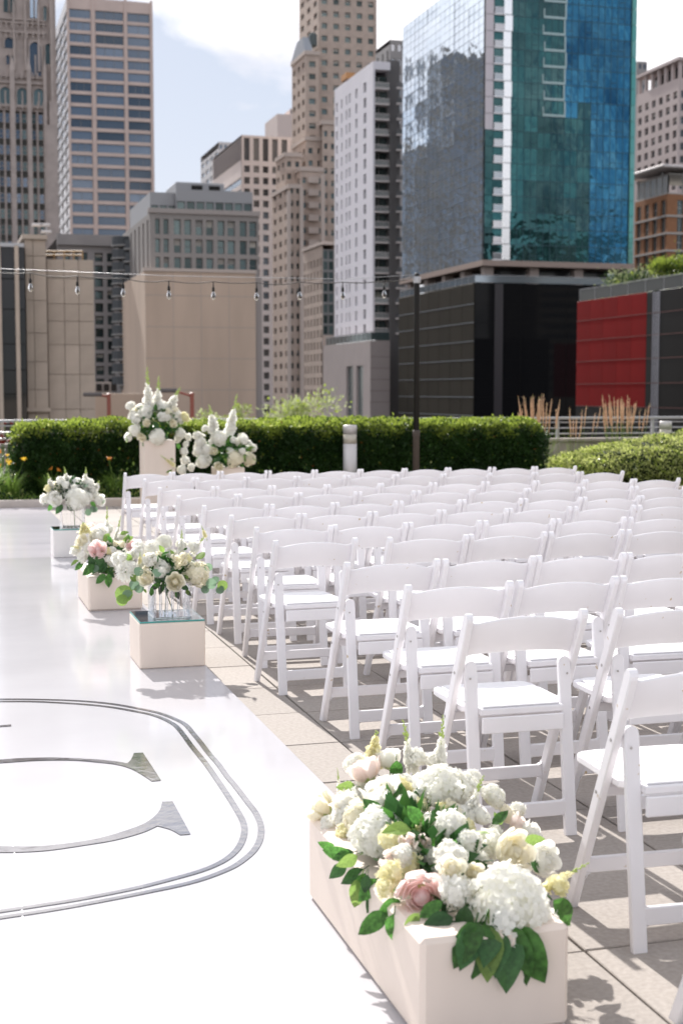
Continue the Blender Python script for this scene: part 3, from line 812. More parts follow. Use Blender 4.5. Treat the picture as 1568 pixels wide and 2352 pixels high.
# ---- black glass building far left
Yf = 97
M_blackglass = mat('black_glass', (.012,.013,.014), .05, spec=.5, bump=.002, bscale=.6, rcol=(.02,.022,.024))
t = empty('dark_glass_building', (X(0,800,Yf), Yf, GZ), 'black glass building with pale vertical fins at the far left edge', 'building')
zt_ = Z(30, 567, Yf)
b = MB(); b.box((X(-80,800,Yf), Yf+.3, GZ), (X(62,800,Yf)-.05, Yf+14, zt_)); bpart(b, 'wall', M_black, t)
ws = [X(p,800,Yf) for p in (-75,-37,3,39,46,62)]
zq = [GZ, Z(30,905,Yf), Z(30,850,Yf), Z(30,790,Yf), Z(30,710,Yf), Z(30,640,Yf), zt_]
for i in (0,1,2,4):
    for j in range(6):
        b = MB(); b.box((0,0,0), (ws[i+1]-ws[i]-.06, .05, zq[j+1]-zq[j]-.06)); o = b.build('glass_panel', M_blackglass, t)
        o.location = Vector((ws[i]+.03, Yf+.2, zq[j]+.03)) - t.location
        o.rotation_euler = (rs.uniform(-.004,.004), 0, rs.uniform(-.004,.004))
for p in (1.5, 42.5):
    b = MB(); b.box((X(p,800,Yf)-.13, Yf-.1, GZ), (X(p,800,Yf)+.13, Yf+.19, zt_+.1)); bpart(b, 'fin', M_b6, t)
b = MB(); b.box((X(-80,800,Yf), Yf-.05, zt_+.001), (X(62,800,Yf)-.05, Yf+14, zt_+.25)); bpart(b, 'parapet', M_rail, t)

# ---- white apartment tower with punched windows and a balcony stack
M_b11 = mat('white_concrete', (.80,.77,.81), .7, noise=.03, nscale=.2)
M_b11b = mat('podium_stone', (.42,.36,.34), .8, noise=.05, nscale=.3)
Yf = 260; xc = X(856, 450, Yf); xr = X(895, 450, Yf); yl = Yl(768, 450, xc)
t = empty('white_apartment_tower', (xc, Yf, GZ), 'white apartment tower with punched windows and a stack of balconies', 'tower')
zt_ = Z(856, 140, Yf); zb_ = Z(856, 771, Yf)
us = [Yf]; 
for a, c in ((840,834),(820,815.5),(804.5,801),(797,794),(786,783),(775,771.5)):
    us += [Yl(a,450,xc), Yl(c,450,xc)]
us += [yl]
zz = [zb_]
nfl = 17; fh = (Z(856,182,Yf) - Z(856,760,Yf))/(nfl-1+.0001)/1.0
zlow = Z(840, 752, Yf); pitch = (Z(840,186,Yf)-zlow)/(nfl-1)
for k in range(nfl): zz += [zlow + pitch*k - 1.0, zlow + pitch*k + .85]
zz = [zb_] + [q for q in zz[1:] if q > zb_] + [zt_]
facade(t, 'L', xc, us, zz, rstyle('plain','hung'), M_b11, M_g_matte, M_g_frame, 'plain', .35)
shell(t, xc, xr, Yf+2.2, yl, zb_, zt_, M_b11)
M_g_balc = mat('balcony_glass', (.30,.34,.34), .08, .5, rcol=(.55,.60,.60), bump=.004, bscale=.8)
M_slab_w = mat('balcony_white', (.78,.72,.70), .6)
w = xr - xc - .5
bm_ = MB(); bm_.box((0,0,0), (w,2.1,.28), mi=0)
bm_.box((0.05,.05,1.18), (w-.05,.1,1.26), mi=0)
for k in range(6): bm_.box((.1+(w-.25)*k/5,.05,.28), (.16+(w-.25)*k/5,.1,1.18), mi=0)
bm_.box((.12,.07,.32), (w-.12,.085,1.15), mi=1)
balm = bm_.mesh('balcony', [M_slab_w, M_g_balc])
gm = MB(); gm.box((0,0,0), (w*.45,.05,pitch-.4)); gm.box((w*.45+.08,0,0), (w,.05,pitch-.4)); gm.box((w*.45,-.03,0),(w*.45+.08,.02,pitch-.4), mi=1)
gmm = gm.mesh('balcony_door', [M_g_teal, M_slab_w])
for k in range(nfl):
    z_ = zlow + pitch*k - 1.3
    o = inst('balcony', balm, t); o.location = Vector((xc+.4, Yf+.05, z_)) - t.location
    o = inst('balcony_door', gmm, t); o.location = Vector((xc+.4, Yf+2.15, z_+.3)) - t.location
b = MB(); b.box((xc+.006, Yf-.002, zb_), (xc+.38, Yf+2.19, zt_-.01)); b.box((xc+.382,Yf,zt_-1.5),(xr,Yf+2.19,zt_)); bpart(b, 'pier', M_b11, t)
# dark slab and second balcony column
M_slabg = mat('dark_grey_slab', (.13,.125,.125), .7, noise=.05, nscale=.3)
b = MB(); b.box((xr+.003, Yf-.6, GZ), (X(916,450,Yf)-.0, Yf+8, Z(900,285,Yf))); b.box((xr+.003, Yf+2, Z(900,285,Yf)+.002), (X(925,400,Yf), Yf+8, Z(900,132,Yf))); bpart(b, 'dark_slab', M_slabg, t)
w2 = X(925,400,Yf)-X(906,400,Yf)
bm_ = MB(); bm_.box((0,0,0),(w2,.5,.3)); bm_.box((0,.1,.3),(w2,.15,1.2), mi=1); b2m = bm_.mesh('small_balcony', [M_slab_w, M_g_side])
for k in range(nfl): 
    o = inst('small_balcony', b2m, t); o.location = Vector((X(907,400,Yf), Yf-1.15, zlow+pitch*k-1.3)) - t.location
# podium under it
xp = X(850, 850, 250); ypl = Yl(742, 850, xp); xpr = X(895, 850, 250)
t = empty('podium_building', (xp, 250, GZ), 'pale stone podium with tall teal window strips under the white apartment tower', 'building')
zt_ = Z(850, 782, 250)
us = [250, Yl(833,850,xp), Yl(818,850,xp), Yl(811,850,xp), Yl(795,850,xp), ypl]
zs = [GZ, Z(820,960,250), Z(820,838,250), zt_-.01]
facade(t, 'L', xp, [us[0],us[1],us[2],us[3],us[4],us[5]], zs, lambda i, j: i in (1,3) and j == 1, M_b11b, M_g_teal, M_g_framew, 'three', .4)
shell(t, xp, xpr, 250, ypl, GZ, zt_, M_b11b, front=True)
b = MB()
for k in range(5):
    z_ = Z(850, 820+26*k, 250); b.box((xp-.02,249.98,z_),(xpr,249.999,z_+.08)); 
bpart(b, 'joint', M_b6j, t)
b = MB()
for k in range(14): b.box((xp+.3, 250.6+k*2.6, zt_), (xp+.38, 250.7+k*2.6, zt_+1.6))
b.box((xp+.3,250.5,zt_+1.6),(xp+.42,ypl-1,zt_+1.75)); b.box((xp+.34,250.5,zt_+.1),(xp+.36,ypl-1,zt_+1.5), mi=1)
b.box((xp+.3,250.4,zt_+1.6),(xpr,250.5,zt_+1.75)); b.box((xp+.3,250.44,zt_+.1),(xpr,250.46,zt_+1.5), mi=1)
bpart(b, 'parapet_railing', [M_rail, M_g_teal], t)
# grey building behind with a sloping roof line
M_b12 = mat('grey_panel', (.30,.285,.28), .6, noise=.05, nscale=.2)
Yf = 330; xa = X(895,200,Yf); xb = X(940,200,Yf); yl = Yl(862,200,xa)
t = empty('grey_tower', (xa, Yf, GZ), 'grey panelled tower between the brick tower and the glass tower', 'tower')
zz = [Z(895,330,Yf)] ; n = 9
zt_ = Z(895, 91, Yf)
facade(t, 'F', Yf, alt(xa, xb, 3, .6), alt(Z(895,330,Yf), zt_, 7, .5), odd, M_b12, M_g_side, M_g_framew, 'plain', .3)
facade(t, 'L', xa, alt(Yf, yl, 3, .3), alt(Z(895,330,Yf), zt_-1, 2, .8), odd, M_b12, M_g_dark, M_g_frame, 'plain', .3)
shell(t, xa, xb, Yf, yl, GZ, zt_, M_b12); b = MB(); b.box((xa+.02,Yf+.05,GZ),(xb-.02,yl-.05,Z(895,330,Yf))); bpart(b, 'lower_wall', M_b12, t)
b = MB(); b.box((X(795,165,300), 300, Z(800,180,300)), (X(815,165,300), 304, Z(800,166,300))); 
tag(b.build('roof_cabin', mat('orange_brown_roof', (.55,.28,.12), .7)), 'small orange brown roof cabin peeking over the white apartment tower', 'roof cabin')

# ---- glass tower on black podium
Yf = 205; xc = X(1110, 598, Yf); xr = X(1439, 598, Yf); xe = X(1451, 598, Yf); yl = Yl(923, 620, xc)
M_gt_l = mat('curtain_glass_silver', (.62,.71,.80), .02, .95, rcol=(.70,.78,.86), bump=.11, bscale=.15)
M_gt_g = mat('curtain_glass_green', (.010,.034,.038), .03, .8, ncol=(.07,.14,.145), nscale=.10, rcol=(.03,.11,.12), bump=.12, bscale=.22, spread=True)  # dark mottling stands in for buildings mirrored in the panes
M_gt_b = mat('curtain_glass_blue', (.012,.075,.15), .03, .75, ncol=(.06,.20,.30), nscale=.13, rcol=(.03,.16,.28), bump=.14, bscale=.35, spread=True)  # mottled blue also imitates reflections by colour
M_gt_e = mat('curtain_glass_edge', (.10,.36,.33), .05, .4, rcol=(.18,.42,.38), bump=.05, bscale=.3)
M_mull = mat('mullion_teal', (.05,.10,.12), .4, .4)
M_reflection_f = mat('reflection_pale_green', (.36,.46,.46), .3, .5)  # tone of a reflection built onto the glass front
M_mull_l = mat('mullion_silver', (.30,.34,.38), .35, .6)
M_pale_panel = mat('pale_metal_panel', (.62,.57,.60), .35, .2)
M_white_fin = mat('white_fin', (.86,.86,.88), .25)
M_glint_strip = mat('glint_strip', (.97,.97,.98), .22, .9)  # mirror white for a sun glint built as a solid strip
t = empty('glass_tower', (xc, Yf, Z(1110,598,Yf)), 'tall blue and silver glass tower standing on the black podium', 'tower')
z0_ = Z(1110, 597, Yf); fh = (Z(1110,597-37.2,Yf) - z0_); NF = 18
zt_ = z0_ + fh*NF
rt = random.Random(4)
_pm = {}
def gpanel(kind, u0, u1, z, h, c, m, name='glass_panel'):
    key = (kind, round(u1-u0,2), round(h,2), m.name)
    if key not in _pm:
        b = MB(); w_ = u1-u0-.05
        if kind == 'F': b.box((.02,0,.02),(w_,.05,h-.05))
        else: b.box((0,.02,.02),(.05,w_,h-.05))
        _pm[key] = b.mesh(name, m)
    o = inst(name, _pm[key], t); o.location = Vector(P(kind,c,u0,z,0)) - t.location
    s = .0035
    o.rotation_euler = (rt.gauss(0,s) if kind == 'F' else 0, rt.gauss(0,s) if kind == 'L' else 0, rt.gauss(0,s))
ncl = 6; ncf = 9
xw = X(1169, 598, Yf)                     # front glazing starts right of the glint strip
for j in range(NF):
    for i in range(ncl):
        ya = Yf+.6 + (yl-Yf-.6)*i/ncl; yb_ = Yf+.6 + (yl-Yf-.6)*(i+1)/ncl
        gpanel('L', ya, yb_, z0_+fh*j, fh, xc, M_gt_l)
    for i in range(ncf):
        xa = xw + (xr-xw)*i/ncf; xb = xw + (xr-xw)*(i+1)/ncf
        gpanel('F', xa, xb, z0_+fh*j, fh, Yf, M_gt_g if (i < 4 or (i < 6 and j < 9 + (i % 2))) else M_gt_b)  # green and blue panes split along an imitated reflection edge
    gpanel('F', xr+.05, xe, z0_+fh*j, fh, Yf-.25, M_gt_e)
b = MB(); b.box((xc+.1, Yf+.1, z0_), (xe-.05, yl-.05, zt_)); bpart(b, 'core', M_black, t)
b = MB()
for j in range(NF+1):
    b.box((xw, Yf-.06, z0_+fh*j-.05), (xr, Yf-.001, z0_+fh*j+.03))
for i in range(ncf*2+1):
    xx = xw+(xr-xw)*i/ncf/2; b.box((xx-.03, Yf-.05, z0_+.04), (xx+.03, Yf-.002, zt_))
for j in range(NF):
    for i in range(ncf):          # operable light in every panel
        if rt.random() < .6:
            xx = xw+(xr-xw)*(i+.12+.4*(i%2))/ncf; b.box((xx, Yf-.045, z0_+fh*j+fh*.32), (xx+.9, Yf-.004, z0_+fh*j+fh*.35))
bpart(b, 'mullion', M_mull, t)
for j in range(9, NF):  # pale strips laid on the glass to imitate a mirrored building
    b = MB(); xa = xw+(xr-xw)*(2.35+.06*sin(j*2.1))/ncf; xb = xw+(xr-xw)*(4.05+.06*sin(j*1.7))/ncf; z_ = z0_+fh*j
    b.box((xa, Yf-.09, z_+.05), (xb, Yf-.062, z_+.40)); b.box((xb-.28, Yf-.09, z_+.403), (xb, Yf-.062, z_+fh-.02)); b.box((xa, Yf-.09, z_+.403), (xa+.18, Yf-.062, z_+fh*.6))
    bpart(b, 'reflection_frame', M_reflection_f, t)
b = MB()
for j in range(NF*2+1):
    b.box((xc-.03, Yf+.6, z0_+fh*j/2-.02), (xc-.001, yl, z0_+fh*j/2+.02))
for i in range(ncl*3+1):
    yy = Yf+.6+(yl-Yf-.6)*i/ncl/3; b.box((xc-.025, yy-.02, z0_), (xc-.002, yy+.02, zt_))
bpart(b, 'mullion', M_mull_l, t)
# corner bay: pale panels over dark glass, recessed balconies, bright strip shaped as a sun glint
pc = X(1128, 598, Yf); pb = X(1153, 598, Yf)
for j in range(NF):
    b = MB(); b.box((xc+.02, Yf-.12, z0_+fh*j+.04), (pc, Yf+.05, z0_+fh*(j+1)-.03)); bpart(b, 'corner_panel', M_pale_panel if j > 7 else M_gt_g, t)
    b = MB(); zz_ = z0_+fh*j
    b.box((pc+.05, Yf-.35, zz_-.08), (pb, Yf+.05, zz_+.16)); b.box((pc+.1, Yf-.33, zz_+1.05), (pb-.05, Yf-.27, zz_+1.12))
    b.box((pc+.1, Yf-.31, zz_+.16), (pb-.05, Yf-.29, zz_+1.05), mi=1); b.box((pc+.1, Yf-.02, zz_+.2), (pb-.05, Yf+.04, zz_+fh-.1), mi=2)
    bpart(b, 'balcony', [M_white_fin, M_g_side, M_gt_g], t)
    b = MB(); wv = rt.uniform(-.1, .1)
    b.box((pb-.25+wv, Yf-.5, zz_+.03), (xw-.12+wv, Yf+.05, zz_+fh-.03), ch=.03); bpart(b, 'fin', M_glint_strip, t)  # wavering bright strip stands in for a sun glint on the glass
b = MB(); b.box((xc-.4, Yf-.5, z0_-.9), (xe+.2, yl+.3, z0_-.03)); bpart(b, 'soffit', mat('soffit', (.34,.26,.22), .7), t)
# podium
Yp = 203; xp = X(1087.5, 800, Yp); ypl = Yl(915, 800, xp); xpr = xp + 46
zp = Z(1087, 649, Yp)
t = empty('black_podium', (xp, Yp, GZ), 'black glass podium block beneath the glass tower beside the pole', 'building')
b = MB(); b.box((xp+.08, Yp+.08, GZ), (xpr, ypl, zp-.05)); bpart(b, 'core', M_black, t)
M_pod_l = mat('podium_panel_brown', (.024,.020,.013), .5, 0, spec=.12, noise=.3, nscale=.6, stretch=(1,1,.25), rcol=(.030,.025,.017))
M_pod_f = mat('podium_glass_black', (.010,.010,.011), .035, spec=.12, bump=.002, bscale=.4)
zr = [GZ] + [Z(1087, q, Yp) for q in (955, 912, 869, 826, 783, 740, 697)] + [zp]
b = None
for j in range(len(zr)-1):
    for i in range(7):
        ya = Yp+.05+(ypl-Yp)*i/7; yb_ = Yp+(ypl-Yp)*(i+1)/7
        b = MB(); b.box((0,.02,.02), (.06, yb_-ya-.02, zr[j+1]-zr[j]-.06), ch=.015); o = b.build('facade_panel', M_pod_l, t); o.location = Vector((xp, ya, zr[j])) - t.location
    for i in range(6):
        xa = xp+.07+(xpr-xp)*i/6; xb = xp+(xpr-xp)*(i+1)/6
        b = MB(); b.box((.02,0,.015), (xb-xa-.02,.06,zr[j+1]-zr[j]-.015)); o = b.build('glass_panel', M_pod_f, t); o.location = Vector((xa, Yp, zr[j])) - t.location
b = MB()
for z_ in zr[1:-1]: b.box((xp-.03, Yp+.02, z_-.05), (xp-.001, ypl, z_+.03))
bpart(b, 'trim_line', M_mull_l, t)
b = MB(); xa = X(1134,800,Yp); xb = X(1153,800,Yp); b.box((xa, Yp-.12, GZ), (xb, Yp-.003, zp-.1)); bpart(b, 'pilaster', mat('pilaster_plum', (.04,.035,.038), .4), t)
# open floor between: columns, glazing, terrace railing
for p, Yq in ((1015,0),(985,0)): pass
colm = MB(); colm.box((-.75,-.75,0), (.75,.75,z0_-.9-zp)); colme = colm.mesh('column', mat('column_stone', (.36,.30,.27), .8))
for k in range(5):
    o = inst('column', colme, t); o.location = Vector((xc+1.2, Yf+1.5+8.8*k, zp)) - t.location
for k in range(1, 5):
    o = inst('column', colme, t); o.location = Vector((xc+1.2+7.6*k, Yf+1.5, zp)) - t.location
b = MB(); b.box((xc+4.5, Yf+4.5, zp), (xe-2, yl-2, z0_-.9)); bpart(b, 'recessed_glazing', M_g_dark, t)
b = MB()
for k in range(13): b.box((xp+.2, Yp+.3+k*2.8, zp), (xp+.26, Yp+.36+k*2.8, zp+1.15))
b.box((xp+.19, Yp+.2, zp+1.15), (xp+.27, ypl, zp+1.22)); b.box((xp+.225, Yp+.2, zp+.1), (xp+.235, ypl, zp+1.1), mi=1)
b.box((xp+.2, Yp+.2, zp+1.15), (xpr, Yp+.27, zp+1.22)); b.box((xp+.2, Yp+.23, zp+.1), (xpr, Yp+.24, zp+1.1), mi=1)
bpart(b, 'glass_railing', [M_rail, M_g_side], t)

# ---- red fronted building at the right
XR = 71.5; yf_ = Yl(1323, 800, XR); yr1 = Yl(1482, 800, XR); ys0 = Yl(1497, 800, XR); ys1 = Yl(1512, 800, XR); yn = 95
M_red = mat('red_glass_panel', (.20,.006,.006), .5, spec=.08, noise=.08, nscale=.3, rand=.07)
M_blk2 = mat('black_facade_panel', (.008,.007,.006), .35, spec=.1, rcol=(.016,.015,.014))
t = empty('red_fronted_building', (XR, yr1, GZ), 'building fronted with large red panels between black glass at the right', 'building')
zt_ = onx(1323, 693, XR).z
zr = [GZ] + [onx(1323, q, XR).z for q in (932, 882, 831, 783, 738)] + [zt_]
b = MB(); b.box((XR+.07, yn, GZ), (XR+45, yf_-.1, zt_-.02)); bpart(b, 'core', M_black, t)
def xpanel(ya, yb_, za, zb2, m, name):
    b = MB(); b.box((0,.012,.02), (.06, abs(yb_-ya)-.012, zb2-za-.02), ch=.008); o = b.build(name, m, t); o.location = Vector((XR, min(ya,yb_), za)) - t.location
for j in range(6):
    for i in range(5):
        a_ = yr1+(yf_-yr1)*i/5; c_ = yr1+(yf_-yr1)*(i+1)/5
        xpanel(a_, c_, zr[j], zr[j+1], M_red if j else M_blk2, 'red_panel' if j else 'black_panel')
    xpanel(ys0, yr1-.02, zr[j], zr[j+1], M_blk2, 'black_panel')
    for i in range(3): 
        a_ = yn+(ys1-yn)*i/3; xpanel(a_, yn+(ys1-yn)*(i+1)/3, zr[j], zr[j+1], M_blk2, 'black_panel')
b = MB(); nk = int((zt_-GZ)/.22)
for k in range(nk): b.box((XR-.02, ys1+.02, GZ+.22*k), (XR+.05, ys0-.02, GZ+.22*k+.13))
b.box((XR-.04, ys1-.05, GZ),(XR+.02, ys1+.04, zt_)); b.box((XR-.04, ys0-.04, GZ),(XR+.02, ys0+.05, zt_))
bpart(b, 'louvre_strip', mat('louvre_silver', (.30,.30,.33), .4, .5), t)
b = MB()
for z_ in zr[1:-1]: b.box((XR-.035, yn, z_-.035), (XR-.001, yf_-.02, z_+.025))
bpart(b, 'trim_line', mat('red_trim', (.16,.06,.05), .4, .3), t)
b = MB(); b.box((117.5, yf_-.15, .5), (126, yf_-.02, 11.0)) ; bpart(b, 'unseen_red_reflector', M_red, t)  # unseen red panel added for the black podium glass to mirror
b = MB(); yq = yf_-.3
n_ = 14
for k in range(n_+1): b.box((XR+.15, yn+(yq-yn)*k/n_-.03, zt_), (XR+.2, yn+(yq-yn)*k/n_+.03, zt_+1.3))
b.box((XR+.14, yn, zt_+1.3), (XR+.22, yq, zt_+1.37)); b.box((XR+.17, yn, zt_+.05), (XR+.18, yq, zt_+1.25), mi=1)
bpart(b, 'glass_railing', [M_rail, mat('smoked_glass', (.035,.04,.035), .3, .1)], t)
ROOF_R = zt_

# ---- brick building with rooftop garden at the right edge
M_brick = mat('orange_brick', (.36,.175,.09), .85, noise=.12, nscale=1.2)
M_pale_band = mat('pale_band', (.50,.48,.45), .7)
Yf = 240; xc = X(1529, 600, Yf); xr = X(1660, 600, Yf); yl = Yl(1455, 600, xc)
t = empty('brick_building', (xc, Yf, GZ), 'orange brick building with pale bands and a glazed rooftop garden at the right', 'building')
zt_ = Z(1529, 445, Yf)
zz = [GZ]
for k in range(9, -1, -1):
    yb = 492 + 40*k; zz += [Z(1529,yb,Yf), Z(1529,yb-34,Yf)]
zz += [zt_]
facade(t, 'L', xc, alt(Yf, yl, 4, .55), zz, rstyle('two','hung2'), M_brick, M_g_teal, M_g_framew, 'two', .3)
facade(t, 'F', Yf, [xc, X(1552,600,Yf), X(1566,600,Yf), X(1590,600,Yf), X(1610,600,Yf), xr], zz, rstyle('hung2','two'), M_brick, M_g_teal, M_g_framew, 'two', .3)
shell(t, xc, xr, Yf, yl, GZ, zt_, M_brick)
b = MB()
for j in range(1, len(zz)-1, 2): b.box((xc-.15, Yf-.15, zz[j]-.45), (xr, Yf-.003, zz[j]-.1)); b.box((xc-.15, Yf-.002, zz[j]-.45), (xc-.003, yl, zz[j]-.1))
bpart(b, 'band', M_pale_band, t)
b = MB(); zg = zt_
for k in range(6): b.box((xc+.2, Yf+.2+2.3*k, zg), (xc+.4, Yf+.4+2.3*k, zg+3.6)); 
for k in range(5): b.box((xc+.2+3*k, Yf+.2, zg), (xc+.4+3*k, Yf+.4, zg+3.6))
b.box((xc+.1, Yf+.1, zg+3.6), (xr, yl, zg+3.8)); b.box((xc+.1, Yf+.1, zg+.001), (xr, yl, zg+.25))
bpart(b, 'garden_frame', M_pale_band, t)
b = MB(); b.box((xc+.28, Yf+.3, zg+.3), (xc+.31, yl-.2, zg+3.5)); bpart(b, 'garden_glass', M_g_balc, t)
b = MB(); b.box((xc-2.2, Yf-2, zg+4.6), (xr, yl+3, zg+5.1), ch=.1); bpart(b, 'roof', M_slab_w, t)
b = MB()
for k in range(5): b.box((xc+1+4*k, Yf+4, zg+3.82), (xc+1.4+4*k, Yf+4.4, zg+4.58))
bpart(b, 'roof_post', M_rail, t)

# ---- beige tower with colonnade top at the far right
M_b16 = mat('beige_precast_grid', (.52,.44,.42), .8, noise=.04, nscale=.3)
Yf = 340; xc = X(1557, 250, Yf); xr = X(1620, 250, Yf); yl = Yl(1461, 250, xc)
t = empty('beige_grid_tower', (xc, Yf, GZ), 'beige gridded tower with an open colonnade top at the right edge', 'tower')
zt_ = Z(1557, 133, Yf); zc1 = Z(1557, 178, Yf)
zz = [GZ]
for k in range(11, -1, -1):
    yb = 224 + 30*k; zz += [Z(1557,yb,Yf), Z(1557,yb-17,Yf)]
zz += [zc1]
facade(t, 'L', xc, alt(Yf, yl, 6, .55), zz, rstyle('two','plain','blind'), M_b16, M_g_dark, M_g_frame, 'two', .5)
facade(t, 'F', Yf, alt(xc, xr, 3, .5), zz, rstyle('two','plain'), M_b16, M_g_dark, M_g_frame, 'two', .5)
shell(t, xc, xr, Yf, yl, GZ, zc1, M_b16)
cm_ = MB(); cm_.box((0,0,0), (.8,.8,zt_-.6-zc1)); cmm_ = cm_.mesh('column', M_b16)
for k in range(7): o = inst('column', cmm_, t); o.location = Vector((xc+.2, Yf+.2+(yl-Yf-1.2)*k/6, zc1)) - t.location
for k in range(4): o = inst('column', cmm_, t); o.location = Vector((xc+3+3*k, Yf+.2, zc1)) - t.location
b = MB(); b.box((xc-.5, Yf-.5, zt_-.6), (xr, yl+.5, zt_+.2)); bpart(b, 'roof', M_b16, t)
b = MB(); b.box((xc+4, Yf+4, zc1), (xr-2, yl-2, zt_-.6)); bpart(b, 'recessed_wall', M_g_dark, t)
Yf = 480
t = empty('far_tower', (X(1466,200,Yf), Yf, GZ), 'small distant grey tower top between glass tower and beige tower', 'tower')
facade(t, 'F', Yf, alt(X(1463,200,Yf), X(1484,200,Yf), 2, .5), alt(Z(1470,300,Yf), Z(1470,141,Yf), 7, .5), odd, M_b12, M_g_blue, None, 'plain', .3)
b = MB(); b.box((X(1463,200,Yf), Yf+.4, GZ), (X(1484,200,Yf), Yf+15, Z(1470,141,Yf))); bpart(b, 'wall', M_b12, t)

# unseen towers added to darken and shape the reflections in the glass tower
M_off = mat('unseen_tower_stone', (.24,.22,.19), .8, noise=.3, nscale=.15)
for k, (xa, xb, ya, yb_, h, nm, lb) in enumerate(((150, 205, -190, -140, 150, 'unseen_tower', 'unseen tower added to darken the reflection in the glass tower front'),
                               (225, 290, -150, -100, 62, 'unseen_tower', 'lower unseen tower added beside the tall one for the same reflection'),
                               (-32, -9.5, 470, 500, 118, 'unseen_tower', 'taller unseen tower added to shape the reflection in the silver flank'),
                               (-9.3, 2.2, 470, 500, 86, 'unseen_tower', 'lower unseen tower added beside the taller one to step that reflection'))):
    t = empty(nm, (xa, ya, GZ), lb, 'tower')
    b = MB(); b.box((xa, ya, GZ), (xb, yb_, h)); bpart(b, 'wall', M_off, t)
    b = MB(); fy = yb_ if yb_ < 0 else ya
    for j in range(int(h/4)):
        if ya > 0:
            for q in range(5): b.box((xa+.8+(xb-xa-1)*q/5, ya-.1, 2+4*j), (xa+(xb-xa-1)*(q+.8)/5, ya-.002, 4.2+4*j))
        b.box((xa+1, yb_+.002, 2+4*j), (xb-1, yb_+.1, 4+4*j)); b.box((xb+.002, ya+1, 2+4*j), (xb+.1, yb_-1, 4+4*j))
    bpart(b, 'window_band', M_g_blue, t)

# ================================================================== TERRACE EDGE
b = MB(); b.box((-13.9, 19.02, -.02), (33.9, 19.17, .105), ch=.012)
tag(b.build('kerb', M_curb), kind='structure')
b = MB(); b.box((-13.9, 19.175, -.04), (33.9, 22.6, .06)); tag(b.build('soil', M_soil), kind='structure')
YW = 22.7
b = MB(); b.box((-13.9, YW, -.05), (33.9, YW+.25, .66)); b.box((-13.9, YW-.04, .662), (33.9, YW+.29, .72), ch=.01)
tag(b.build('parapet_wall', M_conc), 'low concrete parapet wall under the railing behind the hedge', 'wall')
t = empty('terrace_railing', (10, YW+.12, .72), 'grey metal railing along the terrace edge behind the hedge', 'railing')
def rp_(b, name, m): o = b.build(name, m, t); o.location = -t.location; return o
zt_ = at(700, 963, YW).z
b = MB(); b.box((-13.9, YW+.06, zt_-.03), (33.9, YW+.2, zt_+.015), ch=.008); rp_(b, 'top_rail', M_rail)
for z_ in (.80, .90, 1.0):
    b = MB(); b.tube([(-13.9, YW+.12, z_), (33.9, YW+.12, z_)], .011, 6); rp_(b, 'rail', M_rail)
pm_ = MB(); pm_.box((-.02,-.03,0), (.02,.03,zt_-.03-.722)); pmm = pm_.mesh('post', M_rail)
for k in range(26): 
    o = inst('post', pmm, t); o.location = Vector((-13.5+1.85*k, YW+.12, .721)) - t.location

# ---- hedge: thousands of leaves on an irregular clipped block
import numpy as np
def leaf_cloud(name, pts, nrms, size, mats, mix, seed=1, parent=None, aspect=1.7, jit=.8):
    """pts (n,3), nrms (n,3): one folded leaf of four triangles... two quads at each point"""
    r = np.random.default_rng(seed); n = len(pts)
    d = nrms + r.normal(0, jit, (n, 3)); d /= np.linalg.norm(d, axis=1)[:, None]+1e-9
    a = r.normal(0, 1, (n, 3)); s = np.cross(d, a); s /= np.linalg.norm(s, axis=1)[:, None]+1e-9
    u = np.cross(s, d)
    L = (size*r.uniform(.6, 1.3, n))[:, None]; w = L/aspect/2
    p = pts
    V = np.stack([p, p + d*L*.45 + s*w + u*w*.3, p + d*L, p + d*L*.45 - s*w + u*w*.3], axis=1).reshape(-1, 3)
    me = bpy.data.meshes.new(name)
    me.vertices.add(4*n); me.vertices.foreach_set('co', V.ravel().astype(np.float32))
    me.loops.add(6*n); me.polygons.add(2*n)
    base = np.arange(n)[:, None]*4
    li = np.concatenate([base+0, base+1, base+2, base+0, base+2, base+3], axis=1).ravel()
    me.loops.foreach_set('vertex_index', li.astype(np.int32))
    me.polygons.foreach_set('loop_start', (np.arange(2*n)*3).astype(np.int32))
    for m in mats: me.materials.append(m)
    mi = np.repeat(r.choice(len(mats), n, p=mix) if not callable(mix) else mix(pts, r), 2)
    me.polygons.foreach_set('material_index', mi.astype(np.int32))
    me.update(calc_edges=True); me.validate()
    o = bpy.data.objects.new(name, me); col.objects.link(o)
    if parent: o.parent = parent
    return o
def nz(x, y, z, r):
    return (np.sin(x*1.7+.3)*.5+np.sin(x*4.3+y*2.1)*.3+np.sin(z*5.1+x*2.2)*.3+np.sin(y*3.7-x*.9)*.3)*r
HX0, HX1, HY0, HY1, HH = 1.12, 9.05, 20.0, 21.7, 1.055
hroot = empty('hedge', ((HX0+HX1)/2, (HY0+HY1)/2, .06), 'long clipped dark green yew hedge with a sunlit light green top', 'hedge')
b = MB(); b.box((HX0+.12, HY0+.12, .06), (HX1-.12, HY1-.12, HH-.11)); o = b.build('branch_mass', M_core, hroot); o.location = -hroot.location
r = np.random.default_rng(5)
